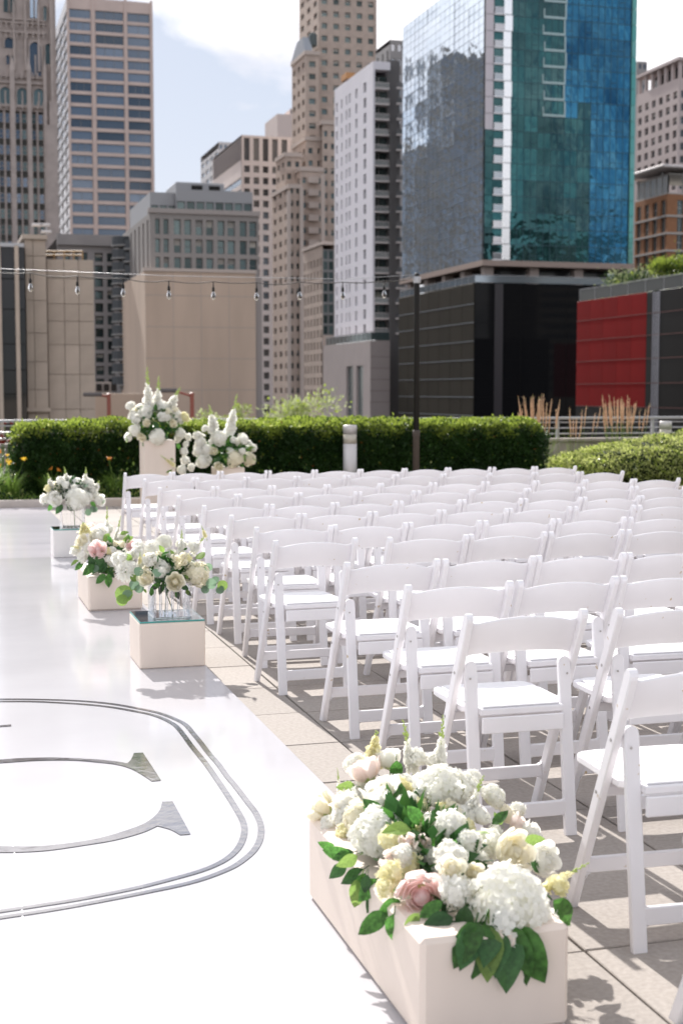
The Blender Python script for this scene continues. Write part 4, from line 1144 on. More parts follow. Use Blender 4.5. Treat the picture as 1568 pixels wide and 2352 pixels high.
def surf(n, face):
    if face == 'top': x = r.uniform(HX0, HX1, n); y = r.uniform(HY0, HY1, n); z = np.full(n, HH); N_ = np.tile([0,-.15,1.], (n,1))
    if face == 'front': x = r.uniform(HX0, HX1, n); z = r.uniform(.06, HH, n); y = np.full(n, HY0); N_ = np.tile([0,-1,.4], (n,1))
    if face == 'end': y = r.uniform(HY0, HY1, n); z = r.uniform(.06, HH, n); e = r.integers(0, 2, n); x = np.where(e, HX1, HX0); N_ = np.stack([np.where(e,1,-1), np.zeros(n), np.full(n,.4)], 1)
    if face == 'back': x = r.uniform(HX0, HX1, n); z = r.uniform(.5, HH, n); y = np.full(n, HY1); N_ = np.tile([0,1,.4], (n,1))
    p = np.stack([x, y, z], 1).astype(float); N_ = N_.astype(float)
    # rounded shoulders and lumpy surface
    ex = np.minimum(p[:,0]-HX0, HX1-p[:,0]); ez = HH-p[:,2]; ey = np.minimum(p[:,1]-HY0, HY1-p[:,1])
    rr = .16
    p[:,2] -= np.clip(rr-ex, 0, rr)**2/rr*.9 + (np.clip(rr-ey, 0, rr)**2/rr*.6 if face == 'top' else 0)
    if face == 'top': p[:,2] -= np.clip(.4-(p[:,1]-HY0), 0, .4)**2/.4*.07
    if face == 'front': p[:,2] = np.minimum(p[:,2], HH-.03); p[:,1] += np.clip(.16-ez, 0, .16)**2/.16*.8 + np.clip(rr-ex,0,rr)**2/rr*.9
    dep = r.exponential(.035, n) - .035 + nz(p[:,0], p[:,1], p[:,2], .035) + .02*np.sin(p[:,0]*13+p[:,2]*9)
    N1 = N_/np.linalg.norm(N_, axis=1)[:, None]
    return p - N1*dep[:, None], N_
P_, N_ = map(np.concatenate, zip(surf(34000,'top'), surf(60000,'front'), surf(12000,'end'), surf(9000,'back')))
def hmix(p, r):  # tips gather upward; the sunlit top is put into leaf colour too
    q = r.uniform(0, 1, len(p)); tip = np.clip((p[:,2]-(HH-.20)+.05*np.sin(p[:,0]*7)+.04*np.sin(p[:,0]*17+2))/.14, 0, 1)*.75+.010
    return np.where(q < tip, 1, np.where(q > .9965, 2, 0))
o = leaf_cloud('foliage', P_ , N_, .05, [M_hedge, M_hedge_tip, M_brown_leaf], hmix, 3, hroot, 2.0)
o.location = -hroot.location; o['kind'] = 'stuff'
# sprouting tips along the top
r = np.random.default_rng(8); n = 5200
x = r.uniform(HX0+.05, HX1-.05, n); y = r.uniform(HY0, HY1, n); p = np.stack([x, y, HH-.03-np.clip(.4-(y-HY0),0,.4)**2/.4*.07+r.exponential(.018, n)+nz(x,y,0*x,.02)], 1)
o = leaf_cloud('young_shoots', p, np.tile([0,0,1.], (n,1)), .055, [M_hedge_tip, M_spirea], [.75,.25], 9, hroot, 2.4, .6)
o.location = -hroot.location; o['kind'] = 'stuff'

def blob_bush(name, label, cat, c, rx, ry, h, n, size, mats, mix, seed, group=None):
    root = empty(name, c, label, cat, group)
    r = np.random.default_rng(seed)
    a = r.uniform(0, PI2, n); q = np.arccos(r.uniform(-.15, 1, n)); dep = 1 - r.exponential(.05, n)
    N_ = np.stack([np.sin(q)*np.cos(a), np.sin(q)*np.sin(a), np.cos(q)], 1)
    k = (dep*(1+nz(N_[:,0]*3, N_[:,1]*3, N_[:,2]*3, .10) + nz(N_[:,0]*9, N_[:,1]*7, N_[:,2]*8, .035)))[:, None]
    p = N_*k*np.array([rx, ry, h]); p[:,2] = np.maximum(p[:,2], .02)
    o = leaf_cloud('foliage', p, N_+[0,0,.5], size, mats, mix, seed, root); o['kind'] = 'stuff'
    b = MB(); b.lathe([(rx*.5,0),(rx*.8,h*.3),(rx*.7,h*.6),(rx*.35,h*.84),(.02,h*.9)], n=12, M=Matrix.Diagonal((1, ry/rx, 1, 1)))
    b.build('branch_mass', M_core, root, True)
    return root
blob_bush('spirea_bush', 'broad light green spirea bush glittering in the sun beyond the last chairs', 'bush', Vector((12.0, 20.55, .06)), 2.7, 1.2, .80, 40000, .045, [M_spirea, M_hedge_tip, M_hedge], [.66,.22,.12], 21)
blob_bush('spirea_bush', 'low light green bush continuing the planting past the right edge', 'bush', Vector((16.0, 20.7, .06)), 1.6, 1.1, .8, 9000, .05, [M_spirea, M_hedge_tip, M_hedge], [.6,.25,.15], 22)
# feather reed grass
def reed(c, n, label, seed, hh=1.35):
    root = empty('feather_reed_grass', c, label, 'ornamental grass', 'feathery grass clumps by the parapet wall')
    r = random.Random(seed); b = MB(); pl = MB()
    for k in range(n*4):
        a = r.uniform(0, PI2); L = r.uniform(.5, 1.05); bend = r.uniform(.1, .6); ra = r.uniform(0, .26)
        p0 = Vector((ra*cos(a), ra*sin(a), 0)); d = Vector((cos(a), sin(a), 0)); s = Vector((-sin(a), cos(a), 0))*.005
        pts = [p0 + d*bend*(t_**2)*L + Vector((0,0,L*t_*(1-.25*t_*bend))) for t_ in (0,.35,.7,1)]
        vs = []
        for i, q in enumerate(pts): vs += [q - s*(1-i/3.2), q + s*(1-i/3.2)]
        b.add(vs, [(0,1,3,2),(2,3,5,4),(4,5,7,6)])
    for k in range(n):
        a = r.uniform(0, PI2); L = hh*r.uniform(.8, 1.06); lean = r.uniform(0, .24); ra = r.uniform(0,.30)
        p0 = Vector((ra*cos(a), ra*sin(a), 0)); p1 = p0 + Vector((cos(a)*lean, sin(a)*lean, L))
        b.tube([p0, p0.lerp(p1,.5)+Vector((0,0,.01)), p1], .003, 4)
        q0 = p0.lerp(p1, .70)
        pl.tube([q0, q0.lerp(p1,.3), q0.lerp(p1,.7), p1 + Vector((0,0,.02))], [.004,.010,.008,.001], 5)
        for j in range(22):
            q = q0.lerp(p1, r.uniform(.0,.95)); v = Vector((r.gauss(0,.022), r.gauss(0,.022), .035)); s = Vector((.005,.003,0))
            pl.add([q-s, q+s, q+v], [(0,1,2)])
    b.build('blade', M_blade, root); pl.build('plume', M_plume, root)
reed(Vector((9.75, 21.9, .06)), 26, 'tan feathery grass clump just right of the hedge end', 1)
reed(Vector((10.5, 22.1, .06)), 11, 'thin tan grass clump between the two thick feathery clumps', 2, 1.2)
reed(Vector((11.35, 21.9, .06)), 34, 'thickest tan feathery grass clump in front of the red panels', 3)
reed(Vector((13.2, 22.0, .06)), 6, 'sparse tan grass clump beside the right bollard light', 4, 1.3)
reed(Vector((.55, 21.2, .06)), 4, 'few tan grass stems left of the hedge by the picture edge', 5, 1.25)

# bollard lights
def bollard(c, label):
    t = empty('bollard_light', c, label, 'bollard light', 'steel bollard lights')
    b = MB(); b.lathe([(.10,0),(.10,.72)], n=28); b.build('post', M_steel, t, True)
    b = MB(); b.lathe([(.085,.72),(.02,.79),(.06,.86)], n=20); b.build('reflector', M_steel, t, True)
    b = MB(); b.lathe([(.098,.722),(.098,.86)], n=28); b.build('lens', mat('bollard_lens', (.80,.74,.62), .25, trans=.35) if 'bollard_lens' not in bpy.data.materials else bpy.data.materials['bollard_lens'], t, True)
    b = MB(); b.lathe([(.10,.86),(.10,.98),(.094,.99),(.01,.992)], n=28); b.build('cap', M_steel, t, True)
p = at(803.5, 1000, 19.75); bollard((p.x, 19.75, .06), 'brushed steel bollard light in front of the hedge by the black pole')
p = at(1527, 1000, 20.9); bollard((p.x, 20.9, .06), 'steel bollard light rising above the light green bush')

# daylilies and bedding at the left
def lily(c, n, label, nf, fm, seed, hh=.42):
    root = empty('daylily_plant', c, label, 'flowering plant', 'flowering plants in the bed by the kerb')
    r = random.Random(seed); b = MB()
    for k in range(n):
        a = r.uniform(0, PI2); L = hh*r.uniform(.6, 1.15); bend = r.uniform(.4, 1.0); ra = r.uniform(0,.1); w = r.uniform(.006,.011)
        p0 = Vector((ra*cos(a), ra*sin(a), 0)); d = Vector((cos(a), sin(a), 0)); s = Vector((-sin(a), cos(a), 0))*w
        vs = []
        for i, t_ in enumerate((0,.3,.6,.85,1)):
            q = p0 + d*bend*L*t_**2*.8 + Vector((0,0,L*(t_*1.25-.55*t_*t_)*(1.3-.3*bend))); vs += [q-s*(1-t_*.9), q+s*(1-t_*.9)]
        b.add(vs, [(0,1,3,2),(2,3,5,4),(4,5,7,6),(6,7,9,8)])
    st = []
    for k in range(nf):
        a = r.uniform(0, PI2); q = Vector((cos(a)*r.uniform(.03,.22), sin(a)*r.uniform(.03,.22), hh*r.uniform(.9,1.35))); b.tube([(0,0,0), q*.6+Vector((0,0,.05)), q], .003, 4); st.append(q)
    b.build('blade', M_lily, root)
    for q in st:
        f = MB()
        for j in range(6):
            a = PI2*j/6 + r.uniform(-.2,.2); L = .055; d = Vector((cos(a), sin(a), 0)); s = Vector((-sin(a), cos(a), 0))*.014
            f.add([Vector((0,0,-.02)), d*L*.5+s+Vector((0,0,.018)), d*L+Vector((0,0,.012)), d*L*.5-s+Vector((0,0,.018))], [(0,1,2,3)])
        o = f.build('flower', fm, root); o.location = q; o.rotation_euler = (r.uniform(-.8,.8), r.uniform(-.8,.8), 0)
lily(Vector((1.02,19.55,.06)), 150, 'yellow daylily clump in full bloom by the kerb at the left', 5, M_yellow, 1, .46)
lily(Vector((.78,19.75,.06)), 90, 'orange budded daylily clump at the left picture edge', 4, M_orange, 2, .5)
lily(Vector((.95,20.6,.06)), 60, 'red flowered plant left of the hedge end', 7, M_red, 3, .8)
lily(Vector((1.55,19.6,.06)), 110, 'green daylily clump with two seed heads behind the far vase', 2, M_orange, 4, .42)
lily(Vector((1.95,19.55,.06)), 110, 'dark green daylily clump under the hedge without flowers', 0, M_orange, 5, .34)
lily(Vector((2.42,19.6,.06)), 120, 'daylily clump with a single orange bloom left of the tall pedestal', 2, M_orange, 6, .42)
r = np.random.default_rng(31); n = 16000
x = r.uniform(-2, 10, n); y = r.uniform(19.22, 19.95, n); p = np.stack([x, y, .06+r.exponential(.05, n)*(1+.8*np.sin(x*3))], 1)
o = leaf_cloud('ground_cover', p, np.tile([0,0,1.], (n,1)), .05, [M_lily, M_hedge, M_spirea], [.35,.5,.15], 33); tag(o, kind='stuff')

# ---- pole and string lights
Yp = 18.72; pb_ = at(955, 1075, Yp); tp = at(955, 627, Yp)
t = empty('light_pole', (pb_.x, Yp, 0), 'slim black pole holding the string lights in front of the hedge', 'pole')
b = MB(); b.lathe([(.042,.45),(.040,tp.z-.08),(.036,tp.z-.01),(.012,tp.z)], n=12); b.build('shaft', M_black, t, True)
b = MB(); b.lathe([(.050,.0),(.047,.90),(.053,.91),(.053,.98),(.043,1.0)], n=12); b.build('sleeve', M_pole_brown, t, True)
b = MB(); b.box((-.25,-.25,0),(.25,.25,.035), ch=.01); b.build('base_plate', M_black, t)
b = MB(); b.lathe([(.05,tp.z-.14),(.055,tp.z-.09),(.05,tp.z-.05)], n=12); b.tube([(-.08,0,tp.z-.07),(-.04,0,tp.z-.07)], .012, 6); b.build('hook', M_rail, t)
t = empty('string_lights', (3, Yp, 3.2), 'festoon string of nine clear bulbs hung from the black pole', 'string lights')
bx_ = [(70,627),(178,634),(283,640),(388,645),(490,647),(589,649),(688,648),(787,648),(882,645)]
w1 = MB(); w2 = MB()
anch = [at(-45,620,Yp)] + [at(p,q,Yp) for p, q in bx_] + [at(950,636,Yp)]
pts = []
for i in range(len(anch)-1):
    a_, c_ = anch[i], anch[i+1]
    for k in range(8):
        s = k/8; pts.append(a_.lerp(c_, s) + Vector((.0, .012*sin(s*20), -.022*sin(pi*s)*(1+.4*sin(i*2.3)) + (.03 if 0 else 0))))
pts.append(anch[-1]); w1.tube(pts, .0065, 6); o = w1.build('cable', M_cable, t, True); o.location = -t.location
w2.tube([at(-45,615,Yp+.02), at(400,634,Yp+.02), at(800,641,Yp+.02), at(950,631,Yp+.02)], .0035, 5); o = w2.build('support_wire', M_rail, t, True); o.location = -t.location
sk = MB(); sk.lathe([(.007,.0),(.008,-.07),(.017,-.075),(.019,-.125),(.015,-.13)], n=10); skm = sk.mesh('socket', M_black, True)
bl = MB(); bl.lathe([(.013,-.128),(.014,-.14),(.0275,-.17),(.030,-.195),(.024,-.222),(.010,-.237),(.001,-.239)], n=14); blm = bl.mesh('bulb', M_bulb, True)
fl = MB(); fl.lathe([(.005,-.13),(.006,-.175),(.012,-.18),(.010,-.205),(.002,-.21)], n=8); flm = fl.mesh('filament', M_fil, True)
for (p, q), a_ in zip(bx_, anch[1:]):
    o = inst('bulb', blm, t); o.location = a_ - t.location; inst('socket', skm, o); inst('filament', flm, o)

# ---- street lamps and street trees beyond the rail
def street_lamp(px, ytop, pxh, yh, Y, label):
    c = at(px, ytop, Y); h = at(pxh, yh, Y)
    t = empty('street_lamp', (c.x, Y, GZ), label, 'street lamp', 'street lamps below the terrace')
    b = MB(); b.tube([(0,0,0),(0,0,c.z-GZ)], .12, 10); b.tube([(0,0,c.z-GZ-.12),(h.x-c.x+.5,0,h.z-GZ-.05)], .07, 8); b.lathe([(.14,0),(.14,.05),(.02,.1)], c=(0,0,c.z-GZ), n=10); b.build('post', M_lamp_red, t)
    b = MB(); x_ = h.x-c.x; z_ = h.z-GZ; b.box((x_-.55,-.18,z_-.12), (x_+.55,.18,z_+.12), ch=.07); b.build('lamp_head', mat('lamp_head_grey', (.09,.08,.08), .4) if 'lamp_head_grey' not in bpy.data.materials else bpy.data.materials['lamp_head_grey'], t)
street_lamp(250, 907, 213, 906, 84, 'reddish brown street lamp between the stone building and the tall bouquet')
street_lamp(441, 905, 385, 897, 78, 'reddish brown street lamp just right of the tall bouquet')
def street_tree(c, label, H, R, n, seed, mats=None, size=.28, zc=None):
    t = empty('street_tree', c, label, 'tree', 'street trees')
    rr_ = random.Random(seed); b = MB(); h0 = H*.45
    b.tube([(0,0,0),(.05,0,h0*.5),(0,.05,h0),(0,0,H*.75)], [.16,.13,.10,.04], 8)
    tips = []
    for k in range(11):
        a = rr_.uniform(0, PI2); z_ = rr_.uniform(h0*.8, H*.7); L = R*rr_.uniform(.6,1)
        q = Vector((cos(a)*L, sin(a)*L, z_+L*.55)); b.tube([(0,0,z_), q*.5+Vector((0,0,z_*.55)), q], [.06,.04,.012], 5); tips.append(q)
    b.build('trunk', M_bark, t)
    r = np.random.default_rng(seed); P_ = []
    cl = tips + [Vector((rr_.gauss(0,R*.4), rr_.gauss(0,R*.4), rr_.uniform(H*.6, H*.95))) for _ in range(16)]
    for q in cl: P_.append(r.normal(0, 1, (n//len(cl), 3))*[R*.26,R*.26,R*.15] + np.array(q))
    P_ = np.concatenate(P_); Nn = P_ - [0,0,H*.6]
    leaf_cloud('crown', P_, Nn/np.linalg.norm(Nn,axis=1)[:,None]+[0,0,.3], size, mats or [M_tree, M_hedge_tip], [.7,.3], seed, t, 1.6, 1.0)
c = at(680, 940, 62); street_tree(Vector((c.x, 62, GZ)), 'pale green feathery street tree showing above the hedge, the widest one', at(660,906,62).z-GZ+.1, 1.7, 5200, 3, size=.16)
c = at(480, 945, 66); street_tree(Vector((c.x, 66, GZ)), 'pale green street tree top just right of the second street lamp', at(480,928,66).z-GZ, .8, 2600, 4, size=.16)
c = at(560, 945, 66); street_tree(Vector((c.x, 66, GZ)), 'small pale green street tree top in front of the beige block', at(560,917,66).z-GZ, .7, 2600, 7, size=.16)
def roof_tree(px, Y, H, R, n, seed, label, mats=None, size=.3, px2=None):
    X_ = X(px, 640, Y); t = street_tree(Vector((X_, Y, ROOF_R)), label, H, R, n, seed, mats, size)
roof_tree(1538, 142, 4.6, 1.9, 4200, 12, 'yellowish green tree on the roof terrace above the red fronted building', [M_hedge_tip, M_hedge], .26)
roof_tree(1440, 150, 3.0, 2.6, 4200, 13, 'dark green bushy tree on the roof terrace left of the yellowish one', [M_hedge, M_tree], .25)
r = np.random.default_rng(77); n = 3000
y = r.uniform(yr1-6, yf_-1.5, n); p = np.stack([XR+.8+r.uniform(0, 1.6, n), y, ROOF_R+.1+r.exponential(.35, n)*(1+.6*np.sin(y*.5))], 1)
b_ = leaf_cloud('roof_planting', p, np.tile([-.3,0,1.], (n,1)), .30, [M_hedge, M_hedge_tip], [.7,.3], 78); tag(b_, kind='stuff')

# ================================================================== CHAIRS
def chair_parts():
    A_ = {}
    zt, yf = .79, .385
    # rear-to-front rail: rounded top, leaning to the front foot
    def rail(sx):
        b = MB(); n = Vector((0, yf, -zt)).normalized(); w = .0125; d = .021
        side = Vector((0, n.z, -n.y))            # in-plane normal
        prof = []
        top = Vector((0, 0.008, zt-.021)); bot = Vector((0, yf, 0))
        L = []
        for k in range(7):
            a = pi*k/6; L.append(top + side*(-d*cos(a)) + n*(-d*sin(a)))
        # foot cut level with the floor
        L2 = [Vector((0, yf+.024, 0)), Vector((0, yf-.022, 0))]
        if (L[-1]-L2[0]).length > (L[-1]-L2[1]).length: L2 = L2[::-1]
        poly = L + L2; m = len(poly); c = .004
        cen = sum(poly, Vector())/m
        def ring(x, s): return [Vector((x, p.y + (cen.y-p.y)*0 - (s*(p-(top+bot)/2).dot(side)/max(1e-6,d))*side.y, p.z - (s*(p-(top+bot)/2).dot(side)/max(1e-6,d))*side.z)) for p in poly]
        rings = [ring(-w, c), ring(-w+c, 0), ring(w-c, 0), ring(w, c)]
        vs = [v + Vector((sx*.2100, 0, 0)) for rg_ in rings for v in rg_]
        fs = [tuple(range(m-1,-1,-1)), tuple(3*m+k for k in range(m))]
        for q in range(3):
            for k in range(m): fs.append((q*m+k, q*m+(k+1) % m, (q+1)*m+(k+1) % m, (q+1)*m+k))
        b.add(vs, fs); return b
    A_['rail'] = [rail(-1).mesh('long_leg', M_chair), rail(1).mesh('long_leg', M_chair)]
    def short(sx):
        b = MB(); w = .022; d = .0105; p0 = Vector((sx*.1735, .083, .592)); p1 = Vector((sx*.1735, .006, 0))
        ax = (p1-p0).normalized(); fr = Vector((0, ax.z, -ax.y))
        L = []
        for k in range(7):
            a = pi*k/6; L.append((-w*cos(a), -w*sin(a)))
        poly = [p0 + Vector((x_, 0, 0)) + ax*y_ for x_, y_ in L] + [p1+Vector((w,0,0)), p1+Vector((-w,0,0))]
        m = len(poly); c = .003; mid = (p0+p1)/2
        def ring(o_, s): return [p + fr*o_ - Vector((s*(p.x-p0.x)/w, 0, 0)) for p in poly]
        rings = [ring(-d, c), ring(-d+c, 0), ring(d-c, 0), ring(d, c)]
        vs = [v for rg_ in rings for v in rg_]
        for v in vs:
            if v.z < .02: v.z = 0
        fs = [tuple(range(m-1,-1,-1)), tuple(3*m+k for k in range(m))]
        for q in range(3):
            for k in range(m): fs.append((q*m+k, q*m+(k+1) % m, (q+1)*m+(k+1) % m, (q+1)*m+k))
        b.add(vs, fs)
        return b
    A_['short'] = [short(-1).mesh('short_leg', M_chair), short(1).mesh('short_leg', M_chair)]
    # backrest: arched, bowed to the rear, following the lean of the rails
    b = MB(); n_ = 14; lean = yf/zt
    outer_, inner_ = [], []
    for fb in (0, 1):
        ring_rows = []
        for row in range(6):
            for i in range(n_+1):
                u = -1+2*i/n_; x_ = u*.198
                topz = .742 + .030*(1-u*u) ; botz = .632 + .014*(1-u*u)
                flare = max(0, abs(u)-.9)/.1; topz += .012*flare*flare; botz -= .006*flare
                tt = (0, .02, .5, .96, 1.0)[row] if row < 5 else 1.0
                z_ = botz + (topz-botz)*min(tt, 1)
                bow = -.022*(1-u*u)
                th = .0065 if row in (1,2,3) else .0035
                if row == 5: continue
                y_ = (zt-z_)*lean + .012 + bow + (th if fb else -th)
                ring_rows.append((x_, y_, z_ + (.002 if row == 4 else 0)))
        b.v += ring_rows
    m1 = 5*(n_+1)
    for fb in (0, 1):
        for row in range(4):
            for i in range(n_):
                a = fb*m1+row*(n_+1)+i; b.f.append((a, a+1, a+n_+2, a+n_+1) if not fb else (a, a+n_+1, a+n_+2, a+1)); b.m.append(0)
    for i in range(n_):
        a = 4*(n_+1)+i; b.f.append((a, a+1, m1+a+1, m1+a)); b.m.append(0)
        a = i; b.f.append((a, m1+a, m1+a+1, a+1)); b.m.append(0)
    A_['back'] = b.mesh('backrest', M_chair, True)
    # seat frame and pad
    def slab(pts, z0, z1, c):
        b = MB(); m = len(pts); cx = sum(p[0] for p in pts)/m; cy = sum(p[1] for p in pts)/m
        def ring(z_, s): 
            out_ = []
            for p in pts:
                v = Vector((p[0]-cx, p[1]-cy)); l = v.length; v = v*(1-s/l); out_.append((cx+v.x, cy+v.y, z_))
            return out_
        rings = [ring(z0, c), ring(z0+c, 0), ring(z1-c, 0), ring(z1-c*.3, c*.35), ring(z1, c)]
        vs = [v for q in rings for v in q]; fs = [tuple(range(m-1,-1,-1)), tuple(4*m+k for k in range(m))]
        for q in range(4):
            for k in range(m): fs.append((q*m+k, q*m+(k+1) % m, (q+1)*m+(k+1) % m, (q+1)*m+k))
        b.add(vs, fs); return b
    def rounded(w0, w1, y0, y1, rad, inset=0):
        P2 = [(-w0, y0), (w0, y0), (w0, y0+.045), (w1, y0+.085)]
        for k in range(5): a = pi/2*k/4; P2.append((w1-rad+rad*cos(a), y1-rad+rad*sin(a)))
        for k in range(5): a = pi/2+pi/2*k/4; P2.append((-w1+rad+rad*cos(a), y1-rad+rad*sin(a)))
        P2 += [(-w1, y0+.085), (-w0, y0+.045)]
        return P2
    A_['seat'] = slab(rounded(.152, .193, .030, .435, .045), .430, .455, .005).mesh('seat', M_chair)
    A_['pad'] = slab(rounded(.142, .168, .040, .412, .035), .4555, .4625, .0035).mesh('seat_pad', M_pad)
    b = MB(); b.box((-.1505,.020,.370), (.1505,.032,.427), ch=.003); A_['apron'] = b.mesh('apron', M_chair)
    def stretcher(x0_, y0_, z0_, h, th, sh):
        b = MB(); b.box((-x0_, y0_-th/2, z0_-h/2), (x0_, y0_+th/2, z0_+h/2), ch=.003)
        for s in (-1, 1):
            for q in (1, -1):       # moulded gussets
                vs = [(s*x0_, y0_-th/2+.002, z0_+q*h/2), (s*(x0_-.016), y0_-th/2+.002, z0_+q*h/2), (s*(x0_-.005), y0_-th/2+.002, z0_+q*(h/2+.005)), (s*x0_, y0_-th/2+.002, z0_+q*(h/2+.016))]
                vs += [(a_, y0_+th/2-.002, c_) for a_, _, c_ in vs]
                b.add(vs, [(0,1,2,3),(4,5,6,7),(1,2,6,5),(2,3,7,6)])
        return b
    A_['rear_st'] = stretcher(.158, .018, .095, .052, .018, 0).mesh('stretcher', M_chair)
    yq = yf*(1-.145/zt); A_['front_st'] = stretcher(.199, yq, .145, .045, .020, 0).mesh('stretcher', M_chair)
    b = MB(); yq = yf*(1-.40/zt)+.01; b.box((-.199, yq-.01, .385), (.199, yq+.01, .416), ch=.003); A_['seat_rail'] = b.mesh('seat_rail', M_chair)
    b = MB()
    for s in (-1, 1):
        for (y_, z_) in ((.083+.02, .572), (yf*(1-.40/zt)+.005, .40)):
            b.lathe([(.0055,0),(.0055,.0015),(.003,.0025)], n=8, M=Matrix.Translation((s*.2225, y_, z_)) @ Matrix.Rotation(s*pi/2, 4, 'Y'))
    for s in (-1,1): b.lathe([(.004,0),(.004,.0015),(.002,.002)], n=8, M=Matrix.Translation((s*.18, .064, .556)) @ Matrix.Rotation(pi/2, 4, 'X'))
    A_['screws'] = b.mesh('screw', M_screw)
    return A_
CP = chair_parts()
ROWS = [2.59, 3.372, 4.38, 5.122, 5.891, 6.867, 7.563, 8.36, 9.123, 10.063, 10.934, 12.073, 13.04]
X0S  = [1.70, 1.779, 1.700, 1.740, 1.718, 1.630, 1.692, 1.715, 1.691, 1.682, 1.682, 1.728, 1.689]
GAP  = {(2,1): .09, (5,1): .145, (3,1): .01}
LAST_DY = {(12,9): .0, (11,9): -.02}
ordw = ['first','second','third','fourth','fifth','sixth','seventh','eighth','ninth','tenth','eleventh','twelfth','thirteenth']
rc = random.Random(17)
proto = None
def new_chair():
    root = empty('folding_chair', (0,0,0))
    for nm, k in (('leg','rail'),('leg','short')):
        for me in CP[k]: inst(nm, me, root)
    inst('backrest', CP['back'], root); s = inst('seat', CP['seat'], root); inst('pad', CP['pad'], s)
    inst('apron', CP['apron'], root); inst('stretcher', CP['rear_st'], root); inst('stretcher', CP['front_st'], root)
    inst('seat_rail', CP['seat_rail'], root); inst('screw', CP['screws'], root)
    return root
def copy_chair(src):
    r_ = src.copy(); col.objects.link(r_)
    for ch in src.children:
        c_ = ch.copy(); col.objects.link(c_); c_.parent = r_
        for g in ch.children:
            d_ = g.copy(); col.objects.link(d_); d_.parent = c_
    return r_
first = True
proto = new_chair()
for ri in range(13):
    Y = ROWS[ri]; xl = X0S[ri]; n = 10
    for k in range(10):
        xc_ = xl + .2225
        # keep the chairs that the view can show
        if k > 0: xl_gap = GAP.get((ri, k), 0)
        else: xl_gap = 0
        xl += xl_gap; xc_ = xl + .2225
        if xc_ > (Y+.4)*tan(YAW + atan(784/FPX)) + .45: break
        if ri == 0 and k > 0: break
        ch = proto if first else copy_chair(proto); first = False
        wob = .012*sin(k*1.3+ri*2.1) + rc.uniform(-.010, .010) + (.04*sin(pi*k/5) if ri == 6 else 0)
        if k == 0: wob = 0
        ang = (rc.gauss(0, .018) if ri else 0) + (radians(-3.0) if ri == 1 else 0)
        ch.location = (xc_, Y + wob, 0); ch.rotation_euler = (0, 0, ang)
        if ri == 12: row = 'back row by the hedge' if False else 'far row next to the hedge'
        elif ri == 0: row = 'row nearest the viewer'
        else: row = ordw[12-ri] + ' row from the hedge'
        if k == 0: lab = 'white folding chair on the aisle, in the %s' % row
        elif ri == 12 and k == 9: lab = 'white folding chair at the outer end of the %s' % row
        else: lab = 'white folding chair, %s from the aisle in the %s' % (ordw[k], row)
        tag(ch, lab, 'chair', 'white folding chairs set out in rows')
        xl += .4555

# ================================================================== FLOWER MESHES (unit size: radius 1)
rf = random.Random(99)
def rose_mesh(name, mt, seed, openness=.35, center=None, layers=7):
    r = random.Random(seed); b = MB()
    for li in range(layers):
        f = li/(layers-1); R = .12 + .80*f**.85; npet = (2,3,4,4,5,5,6)[li]; flare = openness*max(0, f-.6)*.9
        Htop = .98 - .08*(1-f) - .26*f*f*(.6+openness)
        spread = (2.7, 1.9, 1.45, 1.2, 1.15, 1.0, .95)[li]
        for k in range(npet):
            a0 = PI2*k/npet + li*1.1 + r.uniform(-.2,.2); hh = Htop*r.uniform(.94,1.04); RR = R*r.uniform(.94,1.05); tw = r.uniform(-.15,.15)
            def fn(u, v, a0=a0, hh=hh, RR=RR, tw=tw):
                vv = (v-.5)*2; wid = (.35 + .65*sin(pi*min(u*.62+.08,.5)))*(1-.35*max(0,u-.72)/.28*abs(vv)**1.5)
                a = a0 + vv*spread*.5*wid + tw*u
                z = -.55*(1-u)**1.5 + hh*u*(1-.16*abs(vv)**2.5*u)
                rad = RR*(sin(pi*.5*min(1, u*1.5+.06))**.7)*(1-.30*max(0,u-.4)*(1.25-f)) + flare*max(0,u-.55)**1.6*2.4 + .02*sin(7*a+li)*u
                if u > .93: rad += .03 + .03*f; z -= .02 + .02*f
                return (rad*cos(a), rad*sin(a), z)
            b.grid(fn, 6, 6)
    b.lathe([(.02,-.6),(.35,-.45),(.42,-.25),(.1,-.1)], n=8, mi=1)
    b.lathe([(.30,.0),(.34,.35),(.26,.62),(.12,.78),(.02,.82)], n=10)
    return b.mesh(name, [mt, M_bud], True)
